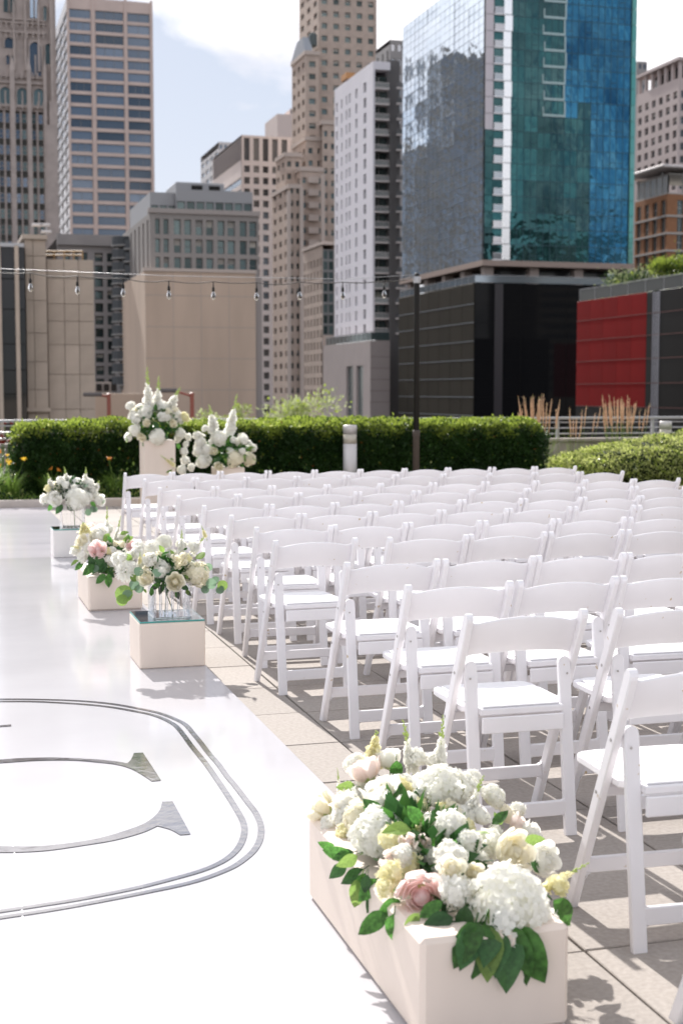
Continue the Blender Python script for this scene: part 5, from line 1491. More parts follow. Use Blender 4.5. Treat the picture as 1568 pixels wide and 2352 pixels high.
def globe_flower(name, mt, seed, n=230, fl=.20, jit=.07, low=-.45, core=.80):
    r = random.Random(seed); b = MB(); ph = [r.uniform(0,6) for _ in range(4)]
    for k in range(n):
        z = 1-(1-low)*(k+.5)/n; a = k*2.39996 + r.uniform(-.15,.15); q = sqrt(max(0,1-z*z))
        nrm_ = Vector((q*cos(a), q*sin(a), z)); nrm_ = (nrm_ + Vector((r.gauss(0,.18), r.gauss(0,.18), r.gauss(0,.18)))).normalized()
        lump = .10*sin(3*a+ph[0])*q + .08*sin(5*z+2*a+ph[1]) - .05*abs(sin(4*a+ph[2]+3*z))
        c = Vector((q*cos(a), q*sin(a), z))*(1-fl*.3+lump+r.uniform(-jit, jit)*1.4)
        t_ = nrm_.orthogonal().normalized(); bt = nrm_.cross(t_); rot = r.uniform(0, PI2); s = fl*r.uniform(.85,1.15)
        for j in range(4):
            aa = rot + PI2*j/4; d = t_*cos(aa) + bt*sin(aa); w = t_*cos(aa+pi/2) + bt*sin(aa+pi/2); cup = r.uniform(-.05,.28)
            vs = [c, c+d*s*.45+w*s*.42+nrm_*s*.10, c+d*s*.95+w*s*.28+nrm_*s*cup, c+d*s*1.0-w*s*.22+nrm_*s*cup, c+d*s*.5-w*s*.42+nrm_*s*.05]
            b.add(vs, [(0,1,2),(0,2,3),(0,3,4)])
    b.lathe([(core*q*.98, core*z) for q, z in ((.3,-.8),(.8,-.4),(.98,0),(.85,.5),(.5,.85),(.05,.98))], n=10, mi=1)
    return b.mesh(name, [mt, M_hcore], True)
M_hcore = mat('floret_core_cream', (.82,.84,.66), .7, transl=.3)  # greenish cream core inside the globe blooms
def mum_mesh(name, mt, seed):
    r = random.Random(seed); b = MB()
    for k in range(260):
        f = (k+.5)/260; z = 1-1.35*f; q = sqrt(max(0,1-z*z)); a = k*2.39996
        n_ = Vector((q*cos(a), q*sin(a), z)); n_ = (n_+Vector((r.gauss(0,.10),r.gauss(0,.10),r.gauss(0,.10)))).normalized()
        s = n_.orthogonal().normalized() if abs(n_.z) > .95 else Vector((-sin(a), cos(a), 0)); up = s.cross(n_)
        L = r.uniform(.8,1.05)*(.55+.45*min(1,f*4)); w = .055
        c0 = n_*.25; curl = .16 if f > .2 else -.10
        b.add([c0-s*w*.6, c0+s*w*.6, c0+n_*L*.5+s*w+up*curl*.3, c0+n_*L*.5-s*w+up*curl*.3, c0+n_*(L-.25)+up*curl+s*w*.5, c0+n_*(L-.25)+up*curl-s*w*.5], [(0,1,2,3),(3,2,4,5)])
    return b.mesh(name, [mt], True)
def spike_mesh(name, mt, seed, L=1., n=26, wid=.16, bud=.35, ruffle=1.):
    """flower spike along +Z, unit length; open florets low, green buds at the tip"""
    r = random.Random(seed); b = MB()
    b.tube([(0,0,-.35),(0,0,.3),(.02,0,.7),(.03,.01,1.0)], [.014,.013,.010,.005], 5, mi=1)
    for k in range(n):
        f = k/(n-1); z = .02 + .93*f; a = k*2.4 + r.uniform(-.3,.3); s = wid*(1.05-.80*f)*r.uniform(.85,1.15)
        d = Vector((cos(a), sin(a), .35+.5*f)).normalized(); c = Vector((.03*f, 0, z)) + d*s*.55
        isb = f > 1-bud
        if isb:
            b.lathe([(.01,-.5),(.32,-.25),(.36,.05),(.22,.40),(.02,.62)], n=6, mi=1 if f > 1-bud*.75 else 0, M=Matrix.Translation(c) @ d.to_track_quat('Z','Y').to_matrix().to_4x4() @ Matrix.Scale(s*1.0, 4))
        else:
            t_ = d.orthogonal().normalized(); bt = d.cross(t_)
            for ring_, (nn, rr_, up) in enumerate(((5, .62, .10), (5, .36, .30))):
                for j in range(nn):
                    aa = PI2*j/nn + r.uniform(-.2,.2) + ring_*.6; dd = t_*cos(aa)+bt*sin(aa); w = t_*cos(aa+pi/2)+bt*sin(aa+pi/2); q = s*rr_*2
                    h = r.uniform(-.1,.25)*ruffle
                    b.add([c-d*s*.25, c+dd*q*.45+w*q*.36+d*s*up, c+dd*q*.85+w*q*.22+d*s*(up+h), c+dd*q*.9-w*q*.15+d*s*(up-h*.6), c+dd*q*.5-w*q*.36+d*s*up], [(0,1,2),(0,2,3),(0,3,4)])
    return b.mesh(name, [mt, M_bud], True)
def leaf_mesh(name, mt, w=.28, fold=.14, curl=.18, tip=1.0, seed=0):
    r = random.Random(seed); b = MB(); nn = 7
    for sgn in (-1, 1):
        vs = []
        for i in range(nn+1):
            u = i/nn; ww = w*(sin(pi*u**.78)**.85)*(1 if tip else 1)*(1 + .05*sin(9*u+seed)); zz = -curl*u*u + .04*sin(5*u+seed)
            vs += [(0, u, zz), (sgn*ww*.5, u+.015, zz+fold*ww*.6+.012*sin(14*u)), (sgn*ww, u+.03*sin(pi*u), zz+fold*ww*1.1+.02*sin(11*u+seed))]
        b.add(vs, [((i*3), (i*3+1), (i*3+4), (i*3+3)) for i in range(nn)] + [((i*3+1), (i*3+2), (i*3+5), (i*3+4)) for i in range(nn)])
    b.tube([(0,-.25,.02),(0,0,0)], .018, 4)
    return b.mesh(name, mt, True)
def euc_mesh(name, mt):
    b = MB(); vs = [(0,.5,.03)] + [(.5*sin(PI2*k/12), .5-.5*cos(PI2*k/12), .04*cos(2*PI2*k/12)) for k in range(12)]
    b.add(vs, [(0, 1+k, 1+(k+1) % 12) for k in range(12)]); b.tube([(0,-.25,0),(0,0,.03)], .02, 4)
    return b.mesh(name, mt, True)
FM = {
 'hyd': [globe_flower('hydrangea', M_petal, s) for s in (1,2)],
 'hydc': [globe_flower('hydrangea', M_petal_cream, 3)],
 'rose_p': [rose_mesh('rose', M_petal_pink, s) for s in (1,2)],
 'rose_b': [rose_mesh('rose', M_petal_blush, 3)],
 'rose_w': [rose_mesh('rose', M_petal, s, .3) for s in (4,5)],
 'rose_c': [rose_mesh('rose', M_petal_cream, s, .4) for s in (6,7)],
 'peony': [rose_mesh('peony', M_petal, 8, .15, layers=7)],
 'ranunculus': [rose_mesh('ranunculus', M_petal, 9, .02)],
 'spray_c': [rose_mesh('spray_rose', M_petal_cream, 10, .3, layers=4)],
 'spray_b': [rose_mesh('spray_rose', M_petal_blush, 11, .3, layers=4)],
 'mum': [mum_mesh('chrysanthemum', M_petal, 1)],
 'stock_w': [spike_mesh('stock_flower', M_petal, s, n=30, wid=.26, bud=.15) for s in (1,2)],
 'stock_y': [spike_mesh('stock_flower', M_petal_yellow, 3, n=26, wid=.25, bud=.2)],
 'stockc_w': [globe_flower('stock_flower', M_petal, s, n=64, fl=.40, jit=.12, low=-.3, core=.7) for s in (21,22)],
 'stockc_y': [globe_flower('stock_flower', M_petal_yellow, 23, n=64, fl=.36, jit=.14, low=-.3, core=.7)],
 'snap': [spike_mesh('snapdragon', M_petal, s, n=30, wid=.17, bud=.55) for s in (4,5,6)],
 'snap_y': [spike_mesh('snapdragon', M_petal_yellow, 7, n=26, wid=.17, bud=.55)],
 'leaf': [leaf_mesh('leaf', M_leaf, seed=s, curl=c_) for s, c_ in ((0,.22),(1,.38),(2,.10))],
 'leafd': [leaf_mesh('leaf', M_leaf_dark, seed=s, curl=.2) for s in (3,4)],
 'leafl': [leaf_mesh('leaf', M_leaf_light, seed=5, curl=.2)],
 'euc': [euc_mesh('eucalyptus_leaf', M_euc)], 'eucl': [euc_mesh('eucalyptus_leaf', M_leaf_light)],
}
ORI = {'hyd':'hydrangea','hydc':'hydrangea','rose_p':'rose','rose_b':'rose','rose_w':'rose','rose_c':'rose','peony':'peony','ranunculus':'ranunculus','spray_c':'spray_rose','spray_b':'spray_rose','mum':'chrysanthemum',
       'stock_w':'stock_flower','stockc_w':'stock_flower','stockc_y':'stock_flower','stock_y':'stock_flower','snap':'snapdragon','snap_y':'snapdragon','leaf':'leaf','leafd':'leaf','leafl':'leaf','euc':'eucalyptus_leaf','eucl':'eucalyptus_leaf'}
VIEW = Vector((-sin(YAW)*.9, -cos(YAW)*.9, .42)).normalized()
def frame_z(d, roll):
    q = d.to_track_quat('Z', 'Y').to_matrix().to_4x4(); return q @ Matrix.Rotation(roll, 4, 'Z')
def frame_leaf(d, face):
    y = d.normalized(); z = (face - y*face.dot(y)).normalized(); x = y.cross(z)
    return Matrix(((x.x,y.x,z.x,0),(x.y,y.y,z.y,0),(x.z,y.z,z.z,0),(0,0,0,1)))
def bouquet(base, heart, items, label, cmap, fill=60, filln=None, frad=(.14,.14,.10), seed=1, group='flower arrangements along the aisle', leafsize=.055, grow=1.04, extra=12, esize=.028):
    """items: (kind, x, y, r, Y [, tip x, tip y, tip Y]); cmap takes local measured pixels to frame pixels"""
    items = list(items)
    t = empty('flower_arrangement', base, label, 'flower arrangement', group)
    r = random.Random(seed); heart = Vector(heart)
    for it in items:
        k = it[0]; px, py = cmap(it[1], it[2]); Y = it[4]; p = at(px, py, Y)
        sc = it[3]*cmap(1,0,True)/FPX*(p-EYE).length
        if k.startswith('stock') and len(it) <= 5: k = k.replace('stock_', 'stockc_')
        if k.startswith(('snap','stock_')) :
            if len(it) > 5:
                q = at(*cmap(it[5], it[6]), it[7] if len(it) > 7 else Y); d = q - p; L = d.length
            else: d = (p - heart).normalized() + Vector((0,0,.6)); L = sc*2.6; p = p - d.normalized()*L*.42; q = p
            M = Matrix.Translation(p - Vector(base)) @ frame_z(d.normalized(), r.uniform(0,6)) @ Matrix.Diagonal((sc*6.2, sc*6.2, L, 1))
        elif k in ('leaf','leafd','leafl','euc','eucl'):
            q = at(*cmap(it[5], it[6]), it[7] if len(it) > 7 else Y); d = q - p
            M = Matrix.Translation(p - Vector(base)) @ frame_leaf(d, VIEW + Vector((r.gauss(0,.25), r.gauss(0,.25), r.gauss(0,.25)))) @ Matrix.Scale(d.length, 4)
        else:
            if k in ('hyd','hydc','mum') or k.startswith('stockc'): sc *= .86
            if 'rose' in k or k == 'ranunculus': sc *= 1.1
            d = (p - heart); d = d.normalized()*1.0 + VIEW*.75 + Vector((0,0,.15)); 
            M = Matrix.Translation(p - Vector(base)) @ frame_z(d.normalized(), r.uniform(0,6)) @ Matrix.Diagonal((sc*grow*r.uniform(.92,1.08), sc*grow*r.uniform(.92,1.08), sc*grow*r.uniform(.84,1.0), 1))
        inst(ORI[k], r.choice(FM[k]), t, M=M)
    for j in range(extra):             # small blooms that close the mound
        a = r.uniform(0, PI2); q = r.uniform(.0, .95); s = sqrt(1-q*q); v = Vector((s*cos(a), s*sin(a), q))
        p = heart + Vector((v.x*frad[0], v.y*frad[1], v.z*frad[2]))*r.uniform(.95,1.15)
        kk = r.choice(['stockc_w','stockc_w','stockc_y','spray_c','rose_w','stockc_w'])
        M = Matrix.Translation(p - Vector(base)) @ frame_z((v + Vector((0,0,.5)) + VIEW*.4).normalized(), r.uniform(0,6)) @ Matrix.Scale(esize*r.uniform(.8,1.3), 4)
        inst(ORI[kk], r.choice(FM[kk]), t, M=M)
    # filling leaves between the blooms
    for j in range(fill):
        a = r.uniform(0, PI2); q = r.uniform(-.55, .85); s = sqrt(1-q*q); v = Vector((s*cos(a), s*sin(a), q))
        p = heart + Vector((v.x*frad[0], v.y*frad[1], v.z*frad[2]))*r.uniform(.55,1.0)
        d = (v + Vector((0,0,-.15)) + Vector((r.gauss(0,.3), r.gauss(0,.3), r.gauss(0,.3)))).normalized()
        L = leafsize*r.uniform(.7,1.35); kk = r.choice(['leaf','leaf','leafd','leafd','leafl']) if filln is None else r.choice(filln)
        M = Matrix.Translation(p - Vector(base)) @ frame_leaf(d, v + Vector((0,0,.6)) + VIEW*.4) @ Matrix.Scale(L, 4)
        inst(ORI[kk], r.choice(FM[kk]), t, M=M)
    # dark mass of stems and leaves within
    n = 500; rr = np.random.default_rng(seed); v = rr.normal(0,1,(n,3)); v /= np.linalg.norm(v,axis=1)[:,None]
    p = v*np.array(frad)*rr.uniform(.2,.85,(n,1)) + np.array(heart - Vector(base))
    leaf_cloud('stem_mass', p, v+[0,0,.3], leafsize*.9, [M_leaf_dark, M_leaf], [.7,.3], seed, t, 1.8)
    return t

# ================================================================== PLINTHS, PLANTERS, VASES
def planter(x0, x1, y0, y1, h, label, open_top=True):
    t = empty('planter_box', ((x0+x1)/2, (y0+y1)/2, .012), label, 'planter', 'painted boxes lining the aisle')
    w = (x1-x0)/2; d = (y1-y0)/2
    b = MB(); b.box((-w,-d,0), (w,d,h), ch=.012); b.build('box', M_plinth, t)
    b = MB(); b.box((-w+.11,-d+.16,h+.0005), (w-.11,d-.12,h+.02), ch=.008); b.build('flower_foam', M_leaf_dark, t)
    return t
def plinth(x0, x1, y0, y1, h, label, mt, rot=0):
    t = empty('plinth', ((x0+x1)/2, (y0+y1)/2, .012), label, 'plinth', 'painted boxes lining the aisle')
    b = MB(); b.box((-(x1-x0)/2, -(y1-y0)/2, 0), ((x1-x0)/2, (y1-y0)/2, h), ch=.006); b.build('box', mt, t)
    return t
def mirror_plate(x0, x1, y0, y1, z, label):
    t = empty('mirror_plate', ((x0+x1)/2, (y0+y1)/2, z), label, 'mirror plate')
    w = (x1-x0)/2-.002; d = (y1-y0)/2-.002
    b = MB(); b.box((-w,-d,0), (w,d,.0075), ch=.0012); b.build('glass_edge', M_mirror_edge, t)
    b = MB(); b.box((-w+.004,-d+.004,.0076), (w-.004,d-.004,.0086)); b.build('mirror', M_mirror, t)
def vase(cx, cy, z, w, h, n, label):
    t = empty('crystal_vase', (cx, cy, z), label, 'vase', 'ribbed crystal vases')
    rod = MB(); rod.box((-.0065,-.0065,0), (.0065,.0065,h), ch=.002); rm = rod.mesh('rod', M_glass)
    s = w/2
    for k in range(n):
        u = -s + w*k/(n-1)
        for (x_, y_) in ((u,-s),(u,s)) + (() if k in (0,n-1) else ((-s,u),(s,u))):
            inst('rod', rm, t, (x_, y_, .004))
    b = MB(); b.box((-s-.008,-s-.008,.0), (s+.008,s+.008,.010), ch=.002); b.build('base', M_glass, t)
    b = MB()
    rr = random.Random(n)
    for k in range(2):
        a = rr.uniform(0,PI2); b.tube([(.045*cos(a),.045*sin(a),.014),(.02*cos(a+1),.02*sin(a+1),h*.6),(.05*cos(a+2.5),.05*sin(a+2.5),h+.02)], .0028, 5)
    tag(b.build('flower_stems', M_stem, t))
    b = MB(); b.box((-s+.012,-s+.012,.012), (s-.012,s-.012,h*.70)); 
    return t
# vase arrangement nearest the viewer
plinth(1.066, 1.431, 7.665, 8.07, .253, 'beige painted plinth under the crystal vase nearest the viewer', M_plinth)
mirror_plate(1.066, 1.431, 7.665, 8.07, .2655, 'teal edged mirror plate on the beige plinth nearest the viewer')
VZ = .2745
vase(1.262, 7.84, VZ, .20, .18, 7, 'square crystal vase of glass rods on the nearer mirror plate')
# planters
planter(1.06, 1.437, 3.0, 4.02, .252, 'large cream planter box at the front beside the nearest chairs')
planter(1.015, 1.39, 9.82, 10.56, .245, 'cream planter box with pink roses behind the nearer crystal vase')
plinth(1.045, 1.39, 13.12, 13.42, .253, 'white painted plinth under the far crystal vase', M_plinth_w)
mirror_plate(1.045, 1.39, 13.12, 13.42, .2655, 'mirror plate on the white far plinth')
vase(1.235, 13.26, VZ, .20, .20, 6, 'square crystal vase of glass rods on the far mirror plate')
# tall pedestals
def pedestal(x0, x1, y0, y1, h, label, mt):
    t = empty('tall_pedestal', ((x0+x1)/2, (y0+y1)/2, 0), label, 'pedestal', 'tall pedestals by the hedge')
    b = MB(); b.box((-(x1-x0)/2, -(y1-y0)/2, 0), ((x1-x0)/2, (y1-y0)/2, h-.012), ch=.006); b.build('shaft', mt, t)
    b = MB(); b.box((-(x1-x0)/2+.002, -(y1-y0)/2+.002, h-.0119), ((x1-x0)/2-.002, (y1-y0)/2-.002, h), ch=.003); b.build('top', mt, t)
YP = 18.25
a_ = at(331, 1010, YP); c_ = at(403, 1010, YP)
pedestal(a_.x, c_.x, YP, YP+.42, at(370,1012,YP).z, 'tall cream pedestal carrying the highest bouquet', M_plinth)
xa, xb = at(498,1080,YP).x, at(562,1080,YP).x
pedestal(xa, xb, YP, YP+.38, at(530,1074,YP).z, 'shorter cream pedestal behind the chairs carrying the cascading bouquet', M_plinth)

# ================================================================== ARRANGEMENTS
def cmF(x, y, s=False): return .44 if s else (690+.44*x, 1631+.44*y)
F_ = [
 ('hyd',1080,1050,232,3.10), ('rose_p',628,970,108,3.22), ('hyd',735,425,150,3.72), ('hyd',385,650,128,3.55), ('hydc',300,570,80,3.70),
 ('stock_w',250,560,70,3.85), ('peony',440,445,100,3.80), ('rose_b',345,330,82,3.95), ('rose_c',118,520,68,3.98), ('hyd',290,285,62,4.05),
 ('stock_y',370,290,30,4.0,395,105), ('stock_w',270,500,58,3.9), ('snap',585,330,32,3.92,540,45), ('snap',720,330,32,3.88,745,25), ('snap',870,560,30,3.6,950,335,3.66), ('snap',208,470,12,3.95,194,300),
 ('ranunculus',775,690,82,3.45), ('rose_c',1090,745,92,3.36), ('rose_w',1245,780,84,3.40), ('rose_w',1180,665,66,3.6), ('stock_w',970,700,80,3.45),
 ('hyd',1000,455,72,3.72), ('rose_b',1125,610,56,3.62), ('rose_c',1070,555,46,3.68), ('stock_y',560,800,60,3.35), ('spray_b',562,690,46,3.38),
 ('spray_b',468,785,50,3.34), ('stock_y',470,850,62,3.28), ('stock_y',440,930,50,3.25), ('rose_c',898,855,48,3.2), ('snap_y',1270,930,26,3.15,1510,800,3.3), ('stock_y',1340,910,56,3.16),
 ('stock_w',700,760,50,3.4), ('stock_w',850,560,60,3.6), ('snap_y',600,640,16,3.5,640,540), ('rose_w',460,270,62,3.98), ('stock_w',600,260,60,3.92), ('stock_w',690,270,56,3.9),
 ('hyd',470,590,82,3.62), ('stock_w',150,600,50,3.9), ('stock_y',230,640,48,3.8), ('stock_y',620,500,46,3.66), ('rose_w',560,545,0.1,3.6), ('stock_w',900,350,44,3.8), ('stock_y',740,520,42,3.6),
 ('hyd',860,400,70,3.76), ('hyd',660,600,60,3.55), ('stock_w',560,480,56,3.68), ('hyd',620,740,62,3.45), ('stock_w',820,470,58,3.7), ('rose_w',930,560,52,3.6), ('stock_y',860,620,50,3.55), ('stock_w',730,840,44,3.36), ('spray_b',640,690,36,3.42), ('spray_c',700,600,36,3.5), ('stock_w',1130,520,44,3.7), ('hyd',540,380,54,3.85), ('stock_w',930,780,52,3.38), ('stock_w',1010,640,44,3.6),
 # leaves: base then tip
 ('leaf',180,720,1,3.75,95,700), ('leaf',260,760,1,3.6,130,740), ('leafd',240,800,1,3.6,150,880), ('leafd',330,830,1,3.5,215,910), ('leaf',340,850,1,3.45,290,950),
 ('leafl',320,870,1,3.45,280,1040), ('leafd',440,900,1,3.4,340,1060), ('leaf',480,950,1,3.35,390,1080), ('leaf',450,1060,1,3.25,300,1165), ('leaf',490,1060,1,3.2,470,1215), ('leafd',350,860,1,3.4,330,960),
 ('leaf',560,980,1,3.3,520,1130), ('leafl',600,1110,1,3.2,510,1140), ('leaf',740,1000,1,3.12,615,1080), ('leafd',850,950,1,3.15,730,1060), ('leafd',860,1120,1,3.08,700,1190), ('leafd',900,1000,1,3.1,860,1120), ('leafd',800,1080,1,3.08,640,1120),
 ('leaf',930,1150,1,3.05,810,1290), ('leaf',960,1170,1,3.03,893,1425), ('leafd',1020,1200,1,3.0,1020,1390), ('leaf',1110,1190,1,2.99,1275,1432), ('leafd',1060,1220,1,2.99,1085,1475), ('leafd',910,1170,1,3.02,845,1350), ('leafl',980,1230,1,3.0,975,1410), ('leaf',1090,1220,1,2.98,1165,1440), ('leafd',1000,1150,1,3.02,960,1330), ('leafd',860,1020,1,3.08,850,1190), ('leafd',960,1100,1,3.05,900,1240), ('leafd',760,1060,1,3.1,700,1200), ('leafl',620,1060,1,3.12,540,1150), ('leaf',560,900,1,3.3,470,1010), ('leaf',520,990,1,3.25,400,1080), ('leafl',300,760,1,3.5,190,820), ('leafd',280,740,1,3.6,170,780), ('leaf',400,880,1,3.4,300,1000),
 ('leaf',1310,990,1,3.1,1460,1140), ('leafd',1200,780,1,3.35,1260,850), ('leaf',500,260,1,3.9,500,390), ('leafl',1150,700,1,3.5,1290,680,3.5), ('leaf',640,600,1,3.5,560,500), ('leaf',700,560,1,3.5,690,650), ('leafd',780,640,1,3.5,800,540),
 ('leafl',580,620,1,3.4,430,620), ('leaf',780,800,1,3.3,760,900), ('leafd',830,900,1,3.25,800,780), ('leaf',880,700,1,3.4,830,820), ('leaf',500,480,1,3.7,570,560), ('leafl',290,400,1,3.9,190,400), ('leaf',1000,600,1,3.55,1080,520), ('leafl',1050,600,1,3.6,1010,540),
]
F_ = [(i_[0], i_[1], min(i_[2], 1115), 1, 3.02, i_[5], i_[6], 2.955) if i_[0].startswith('leaf') and len(i_) > 6 and i_[6] > 1280 and i_[5] > 700 else i_ for i_ in F_]
bouquet((1.235, 3.56, .2), (1.24, 3.55, .30), F_, 'large loose arrangement with a pink rose and a big white hydrangea in the front planter', cmF, 34, ['leaf','leafl','leaf','leafd'], (.14,.44,.10), 3, leafsize=.065, grow=1.12, extra=24, esize=.032)
def cmE(x, y, s=False): return .28 if s else (125.4+.28*x, 1160+.28*y)
Yv = 7.84
E_ = [
 ('mum',585,545,100,Yv-.08), ('stock_w',520,440,60,Yv+.02), ('hyd',610,430,58,Yv), ('ranunculus',695,400,56,Yv-.02), ('ranunculus',690,340,46,Yv+.02), ('ranunculus',792,458,56,Yv-.10), ('mum',800,345,84,Yv-.02), ('hyd',900,305,72,Yv+.05), ('hyd',882,515,78,Yv-.06),
 ('rose_c',762,602,62,Yv-.14), ('rose_c',985,630,74,Yv-.15), ('hydc',1165,570,118,Yv-.06), ('hyd',1120,520,70,Yv), ('spray_c',990,445,40,Yv-.11), ('spray_c',1055,425,34,Yv-.10), ('spray_c',1058,475,32,Yv-.12), ('spray_c',1010,505,34,Yv-.12),
 ('snap',1040,390,26,Yv,1042,198), ('snap',1130,400,26,Yv,1250,235), ('snap_y',1240,262,14,Yv,1205,165), ('snap_y',700,480,14,Yv-.1,705,380), ('stock_w',1140,340,56,Yv+.02), ('stock_w',1040,330,50,Yv+.03), ('hyd',960,400,50,Yv+.02), ('stock_w',560,430,44,Yv-.05), ('stock_w',640,500,40,Yv-.1),
 ('euc',730,550,1,Yv-.14,650,540), ('euc',880,560,1,Yv-.14,800,550), ('eucl',1160,440,1,Yv-.1,1235,390), ('euc',1290,530,1,Yv-.05,1232,490), ('eucl',690,590,1,Yv-.12,620,600), ('euc',700,650,1,Yv-.13,610,660), ('euc',730,660,1,Yv-.14,660,705), ('eucl',640,700,1,Yv-.15,500,755), ('euc',620,700,1,Yv-.16,575,775), ('eucl',600,760,1,Yv-.17,510,800),
 ('euc',1290,620,1,Yv-.05,1350,600), ('eucl',1345,690,1,Yv-.05,1410,630), ('euc',1330,720,1,Yv-.06,1385,670), ('euc',1240,640,1,Yv-.08,1330,650), ('euc',1200,680,1,Yv-.08,1270,700),
 ('leafd',900,640,1,Yv-.10,850,735), ('leaf',860,640,1,Yv-.10,790,700), ('leaf',950,650,1,Yv-.1,900,720), ('leafd',1030,660,1,Yv-.12,1105,690), ('leaf',1000,700,1,Yv-.1,1018,775), ('leafl',1080,690,1,Yv-.1,1120,755), ('leaf',800,680,1,Yv-.12,795,750), ('leafl',900,390,1,Yv-.08,860,330), ('leaf',880,420,1,Yv-.08,930,365), ('leafl',980,410,1,Yv-.08,950,370), ('leafl',640,450,1,Yv-.06,560,400), ('leafd',900,590,1,Yv-.12,950,560), ('leafd',820,600,1,Yv-.12,870,640), ('leafd',1000,540,1,Yv-.1,930,570), ('leafl',730,690,1,Yv-.1,760,720), ('leaf',1060,370,1,Yv-.05,1090,350),
]
bouquet((1.262, 7.84, .46), (1.262, 7.85, .53), E_, 'round white and cream bouquet with eucalyptus in the nearer crystal vase', cmE, 60, ['leaf','leaf','leafl','euc'], (.15,.12,.09), 5, leafsize=.045, extra=16, esize=.026)
YD = 9.95
D_ = [
 ('rose_p',362,374,68,YD-.10), ('rose_p',632,350,52,YD), ('peony',380,245,74,YD+.1), ('rose_c',236,300,50,YD+.05), ('stock_w',180,370,50,YD+.05), ('hyd',275,350,48,YD), ('hyd',500,450,92,YD-.05), ('stock_w',230,430,46,YD-.05), ('rose_b',300,195,42,YD+.2), ('stock_w',470,400,50,YD-.05),
 ('snap',435,290,24,YD+.2,435,8), ('snap',500,320,22,YD+.2,545,85), ('spray_c',500,322,26,YD-.02), ('spray_c',553,328,30,YD-.02), ('stock_w',560,260,44,YD+.1), ('stock_y',250,230,30,YD+.1,230,140), ('snap_y',200,350,12,YD,130,340), ('hyd',440,200,50,YD+.2), ('rose_w',330,280,44,YD+.1), ('stock_w',430,330,0.1,YD),
 ('leafl',200,450,1,YD-.05,130,490), ('leaf',240,470,1,YD-.05,165,530), ('leafd',330,440,1,YD-.12,280,530), ('leaf',330,490,1,YD-.14,230,575), ('leafd',400,470,1,YD-.12,300,560), ('leafd',430,480,1,YD-.12,360,560), ('leaf',420,570,1,YD-.18,335,640), ('leaf',440,560,1,YD-.18,450,680), ('leafd',440,540,1,YD-.15,490,600), ('leafd',340,420,1,YD-.12,420,520), ('leafd',290,430,1,YD-.12,320,520), ('leafl',450,230,1,YD,400,310), ('leaf',470,310,1,YD-.05,440,250), ('leafl',540,240,1,YD+.05,610,215), ('leaf',590,310,1,YD,610,240), ('leafl',560,300,1,YD,650,260), ('euc',360,500,1,YD-.14,310,540), ('leaf',430,400,1,YD-.05,415,450), ('leafl',480,540,1,YD-.1,440,490),
]
bouquet((1.2, 10.15, .2), (1.19, 10.1, .34), D_, 'loose white arrangement with two pink roses in the second planter', cmE, 70, None, (.14,.26,.12), 6, leafsize=.055, extra=18, esize=.030)
def cmC(x, y, s=False): return .4 if s else (.4*x, 940.6+.4*y)
YC = 13.25
C_ = [
 ('hyd',448,512,74,YC-.12), ('rose_w',330,515,42,YC-.08), ('rose_w',266,515,30,YC), ('rose_w',565,520,34,YC), ('peony',425,435,48,YC+.02), ('rose_c',330,458,36,YC+.02), ('rose_w',488,440,34,YC), ('rose_w',525,458,30,YC), ('hyd',385,470,46,YC), ('rose_w',300,490,28,YC-.02),
 ('snap',300,450,16,YC,278,362), ('snap',392,430,18,YC+.05,372,328), ('snap',488,430,18,YC+.05,498,330), ('snap',550,455,15,YC,575,405), ('stock_w',500,500,36,YC-.05), ('hyd',540,490,30,YC),
 ('leaf',300,540,1,YC-.05,280,585), ('leafd',360,545,1,YC-.1,320,600), ('leafd',390,550,1,YC-.1,420,585), ('euc',520,560,1,YC-.05,550,585), ('euc',500,570,1,YC-.05,515,610), ('leaf',520,530,1,YC,555,560), ('leafd',270,530,1,YC,250,550), ('leafl',310,480,1,YC,290,500), ('leaf',590,540,1,YC,600,510), ('euc',555,560,1,YC-.05,540,590),
]
bouquet((1.235, 13.26, .50), (1.235, 13.27, .62), C_, 'compact white bouquet with four snapdragon tips in the far crystal vase', cmC, 40, ['leaf','leafd','leafd','euc'], (.19,.12,.11), 7, leafsize=.055, extra=12, esize=.034)
YA = YP + .2
def cmA(x, y, s=False): return .4 if s else (.4*x, 940.6+.4*y)
def z3(x, y): return (x*.5/.4, (564.4+.5*y-940.6)/.4)
def sp(kind, x0, y0, x1, y1, r, Y, dY=0): a = z3(x0, y0); c = z3(x1, y1); return (kind, a[0], a[1], r, Y, c[0], c[1], Y+dY)
A_ = [
 ('hyd',835,22,48,YA-.05), ('hyd',905,158,50,YA-.22), ('hyd',1005,30,46,YA), ('rose_c',846,80,23,YA-.2), ('hyd',778,118,38,YA-.1), ('rose_w',928,48,26,YA-.2), ('rose_w',960,50,18,YA-.2), ('rose_c',990,84,24,YA-.15), ('rose_c',820,160,24,YA-.15), ('hyd',765,30,30,YA), ('hyd',1035,140,38,YA-.05), ('rose_w',1075,158,22,YA), ('hyd',940,-10,40,YA), ('hyd',880,0,36,YA+.05), ('rose_w',790,60,28,YA-.1), ('rose_w',745,160,24,YA),
 sp('snap',683,760,672,556,26,YA), sp('snap',722,760,729,596,26,YA,.05), sp('snap',780,745,832,650,24,YA), sp('snap',620,800,590,730,16,YA), ('stock_w',750,-20,30,YA), ('stock_w',1020,170,26,YA), ('hyd',1030,60,30,YA),
 ('leaf',820,190,1,YA-.15,845,225), ('leaf',930,170,1,YA-.15,945,215), ('leafd',880,100,1,YA-.2,930,120), ('leafd',880,70,1,YA-.2,920,110), ('leafl',740,150,1,YA,725,190), ('euc',1040,60,1,YA,1065,40), ('leaf',1020,190,1,YA,1030,230),
]
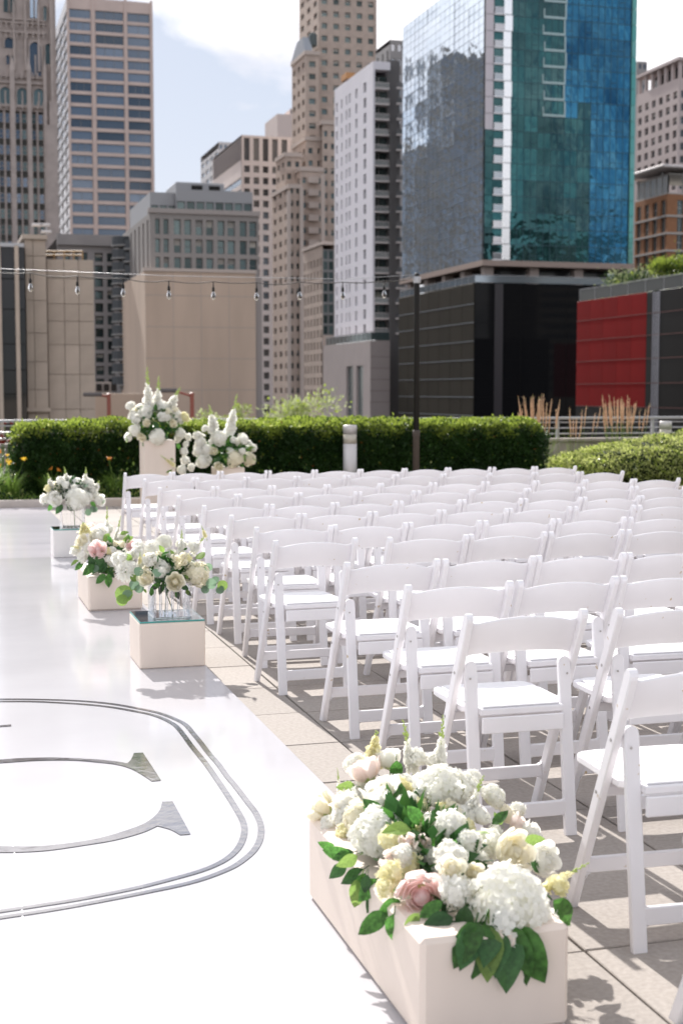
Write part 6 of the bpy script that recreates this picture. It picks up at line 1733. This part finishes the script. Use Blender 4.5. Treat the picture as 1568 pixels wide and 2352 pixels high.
ax, ac = at(367, 1008, YP+.21), (at(331,1000,YP).x+at(403,1000,YP).x)/2
bouquet((ac, YP+.21, at(370,1012,YP).z), (at(360,960,YA).x, YA+.02, at(360,972,YA).z), A_, 'highest white bouquet with three tall snapdragons on the tall pedestal', cmA, 70, ['leaf','leafl','leafl','leaf'], (.34,.2,.22), 8, 'pedestal bouquets by the hedge', leafsize=.085, extra=16, esize=.05)
YB = YP + .15
B_ = [
 ('hyd',1260,168,54,YB-.1), ('hydc',1345,285,52,YB-.15), ('hydc',1428,284,46,YB), ('hyd',1392,168,36,YB), ('rose_c',1230,242,24,YB-.15), ('rose_c',1260,326,25,YB-.2), ('rose_w',1340,182,22,YB-.1), ('rose_w',1365,200,20,YB-.05), ('hyd',1165,300,42,YB-.1), ('stock_w',1150,190,34,YB-.05), ('stock_w',1140,240,34,YB-.05), ('stock_w',1060,240,28,YB-.1), ('stock_w',1065,290,28,YB-.1), ('hyd',1045,345,32,YB-.15), ('stock_w',1215,120,26,YB), ('stock_w',1330,110,30,YB), ('rose_w',1200,290,24,YB-.15), ('rose_w',1430,195,16,YB), ('stock_w',1130,150,26,YB), ('stock_w',1180,110,24,YB), ('hyd',1190,240,30,YB-.1), ('stock_w',1100,330,24,YB-.1), ('hyd',1320,240,28,YB-.12),
 sp('snap',985,850,962,728,26,YB), sp('snap',1055,860,1090,680,26,YB,.05), sp('snap',930,880,880,840,16,YB), sp('snap',1110,870,1150,905,16,YB), sp('snap_y',800,1010,735,960,10,YB-.2), ('stock_w',1070,200,22,YB-.05),
 ('leaf',1380,310,1,YB,1400,350), ('leaf',1300,250,1,YB-.15,1290,300), ('leafd',1260,270,1,YB-.15,1230,320), ('leafl',990,340,1,YB-.15,940,360), ('leafl',1000,300,1,YB-.15,960,280), ('leaf',1300,220,1,YB-.1,1340,250),
]
bx0 = at(520, 1040, YB)
bouquet((at(530,1074,YP).x, YP+.19, at(530,1074,YP).z), (bx0.x, YB+.02, bx0.z), B_, 'wide cascading white bouquet with two snapdragon spikes on the shorter pedestal', cmA, 80, ['leaf','leafl','leafl','leaf'], (.36,.2,.22), 9, 'pedestal bouquets by the hedge', leafsize=.085, extra=16, esize=.05)
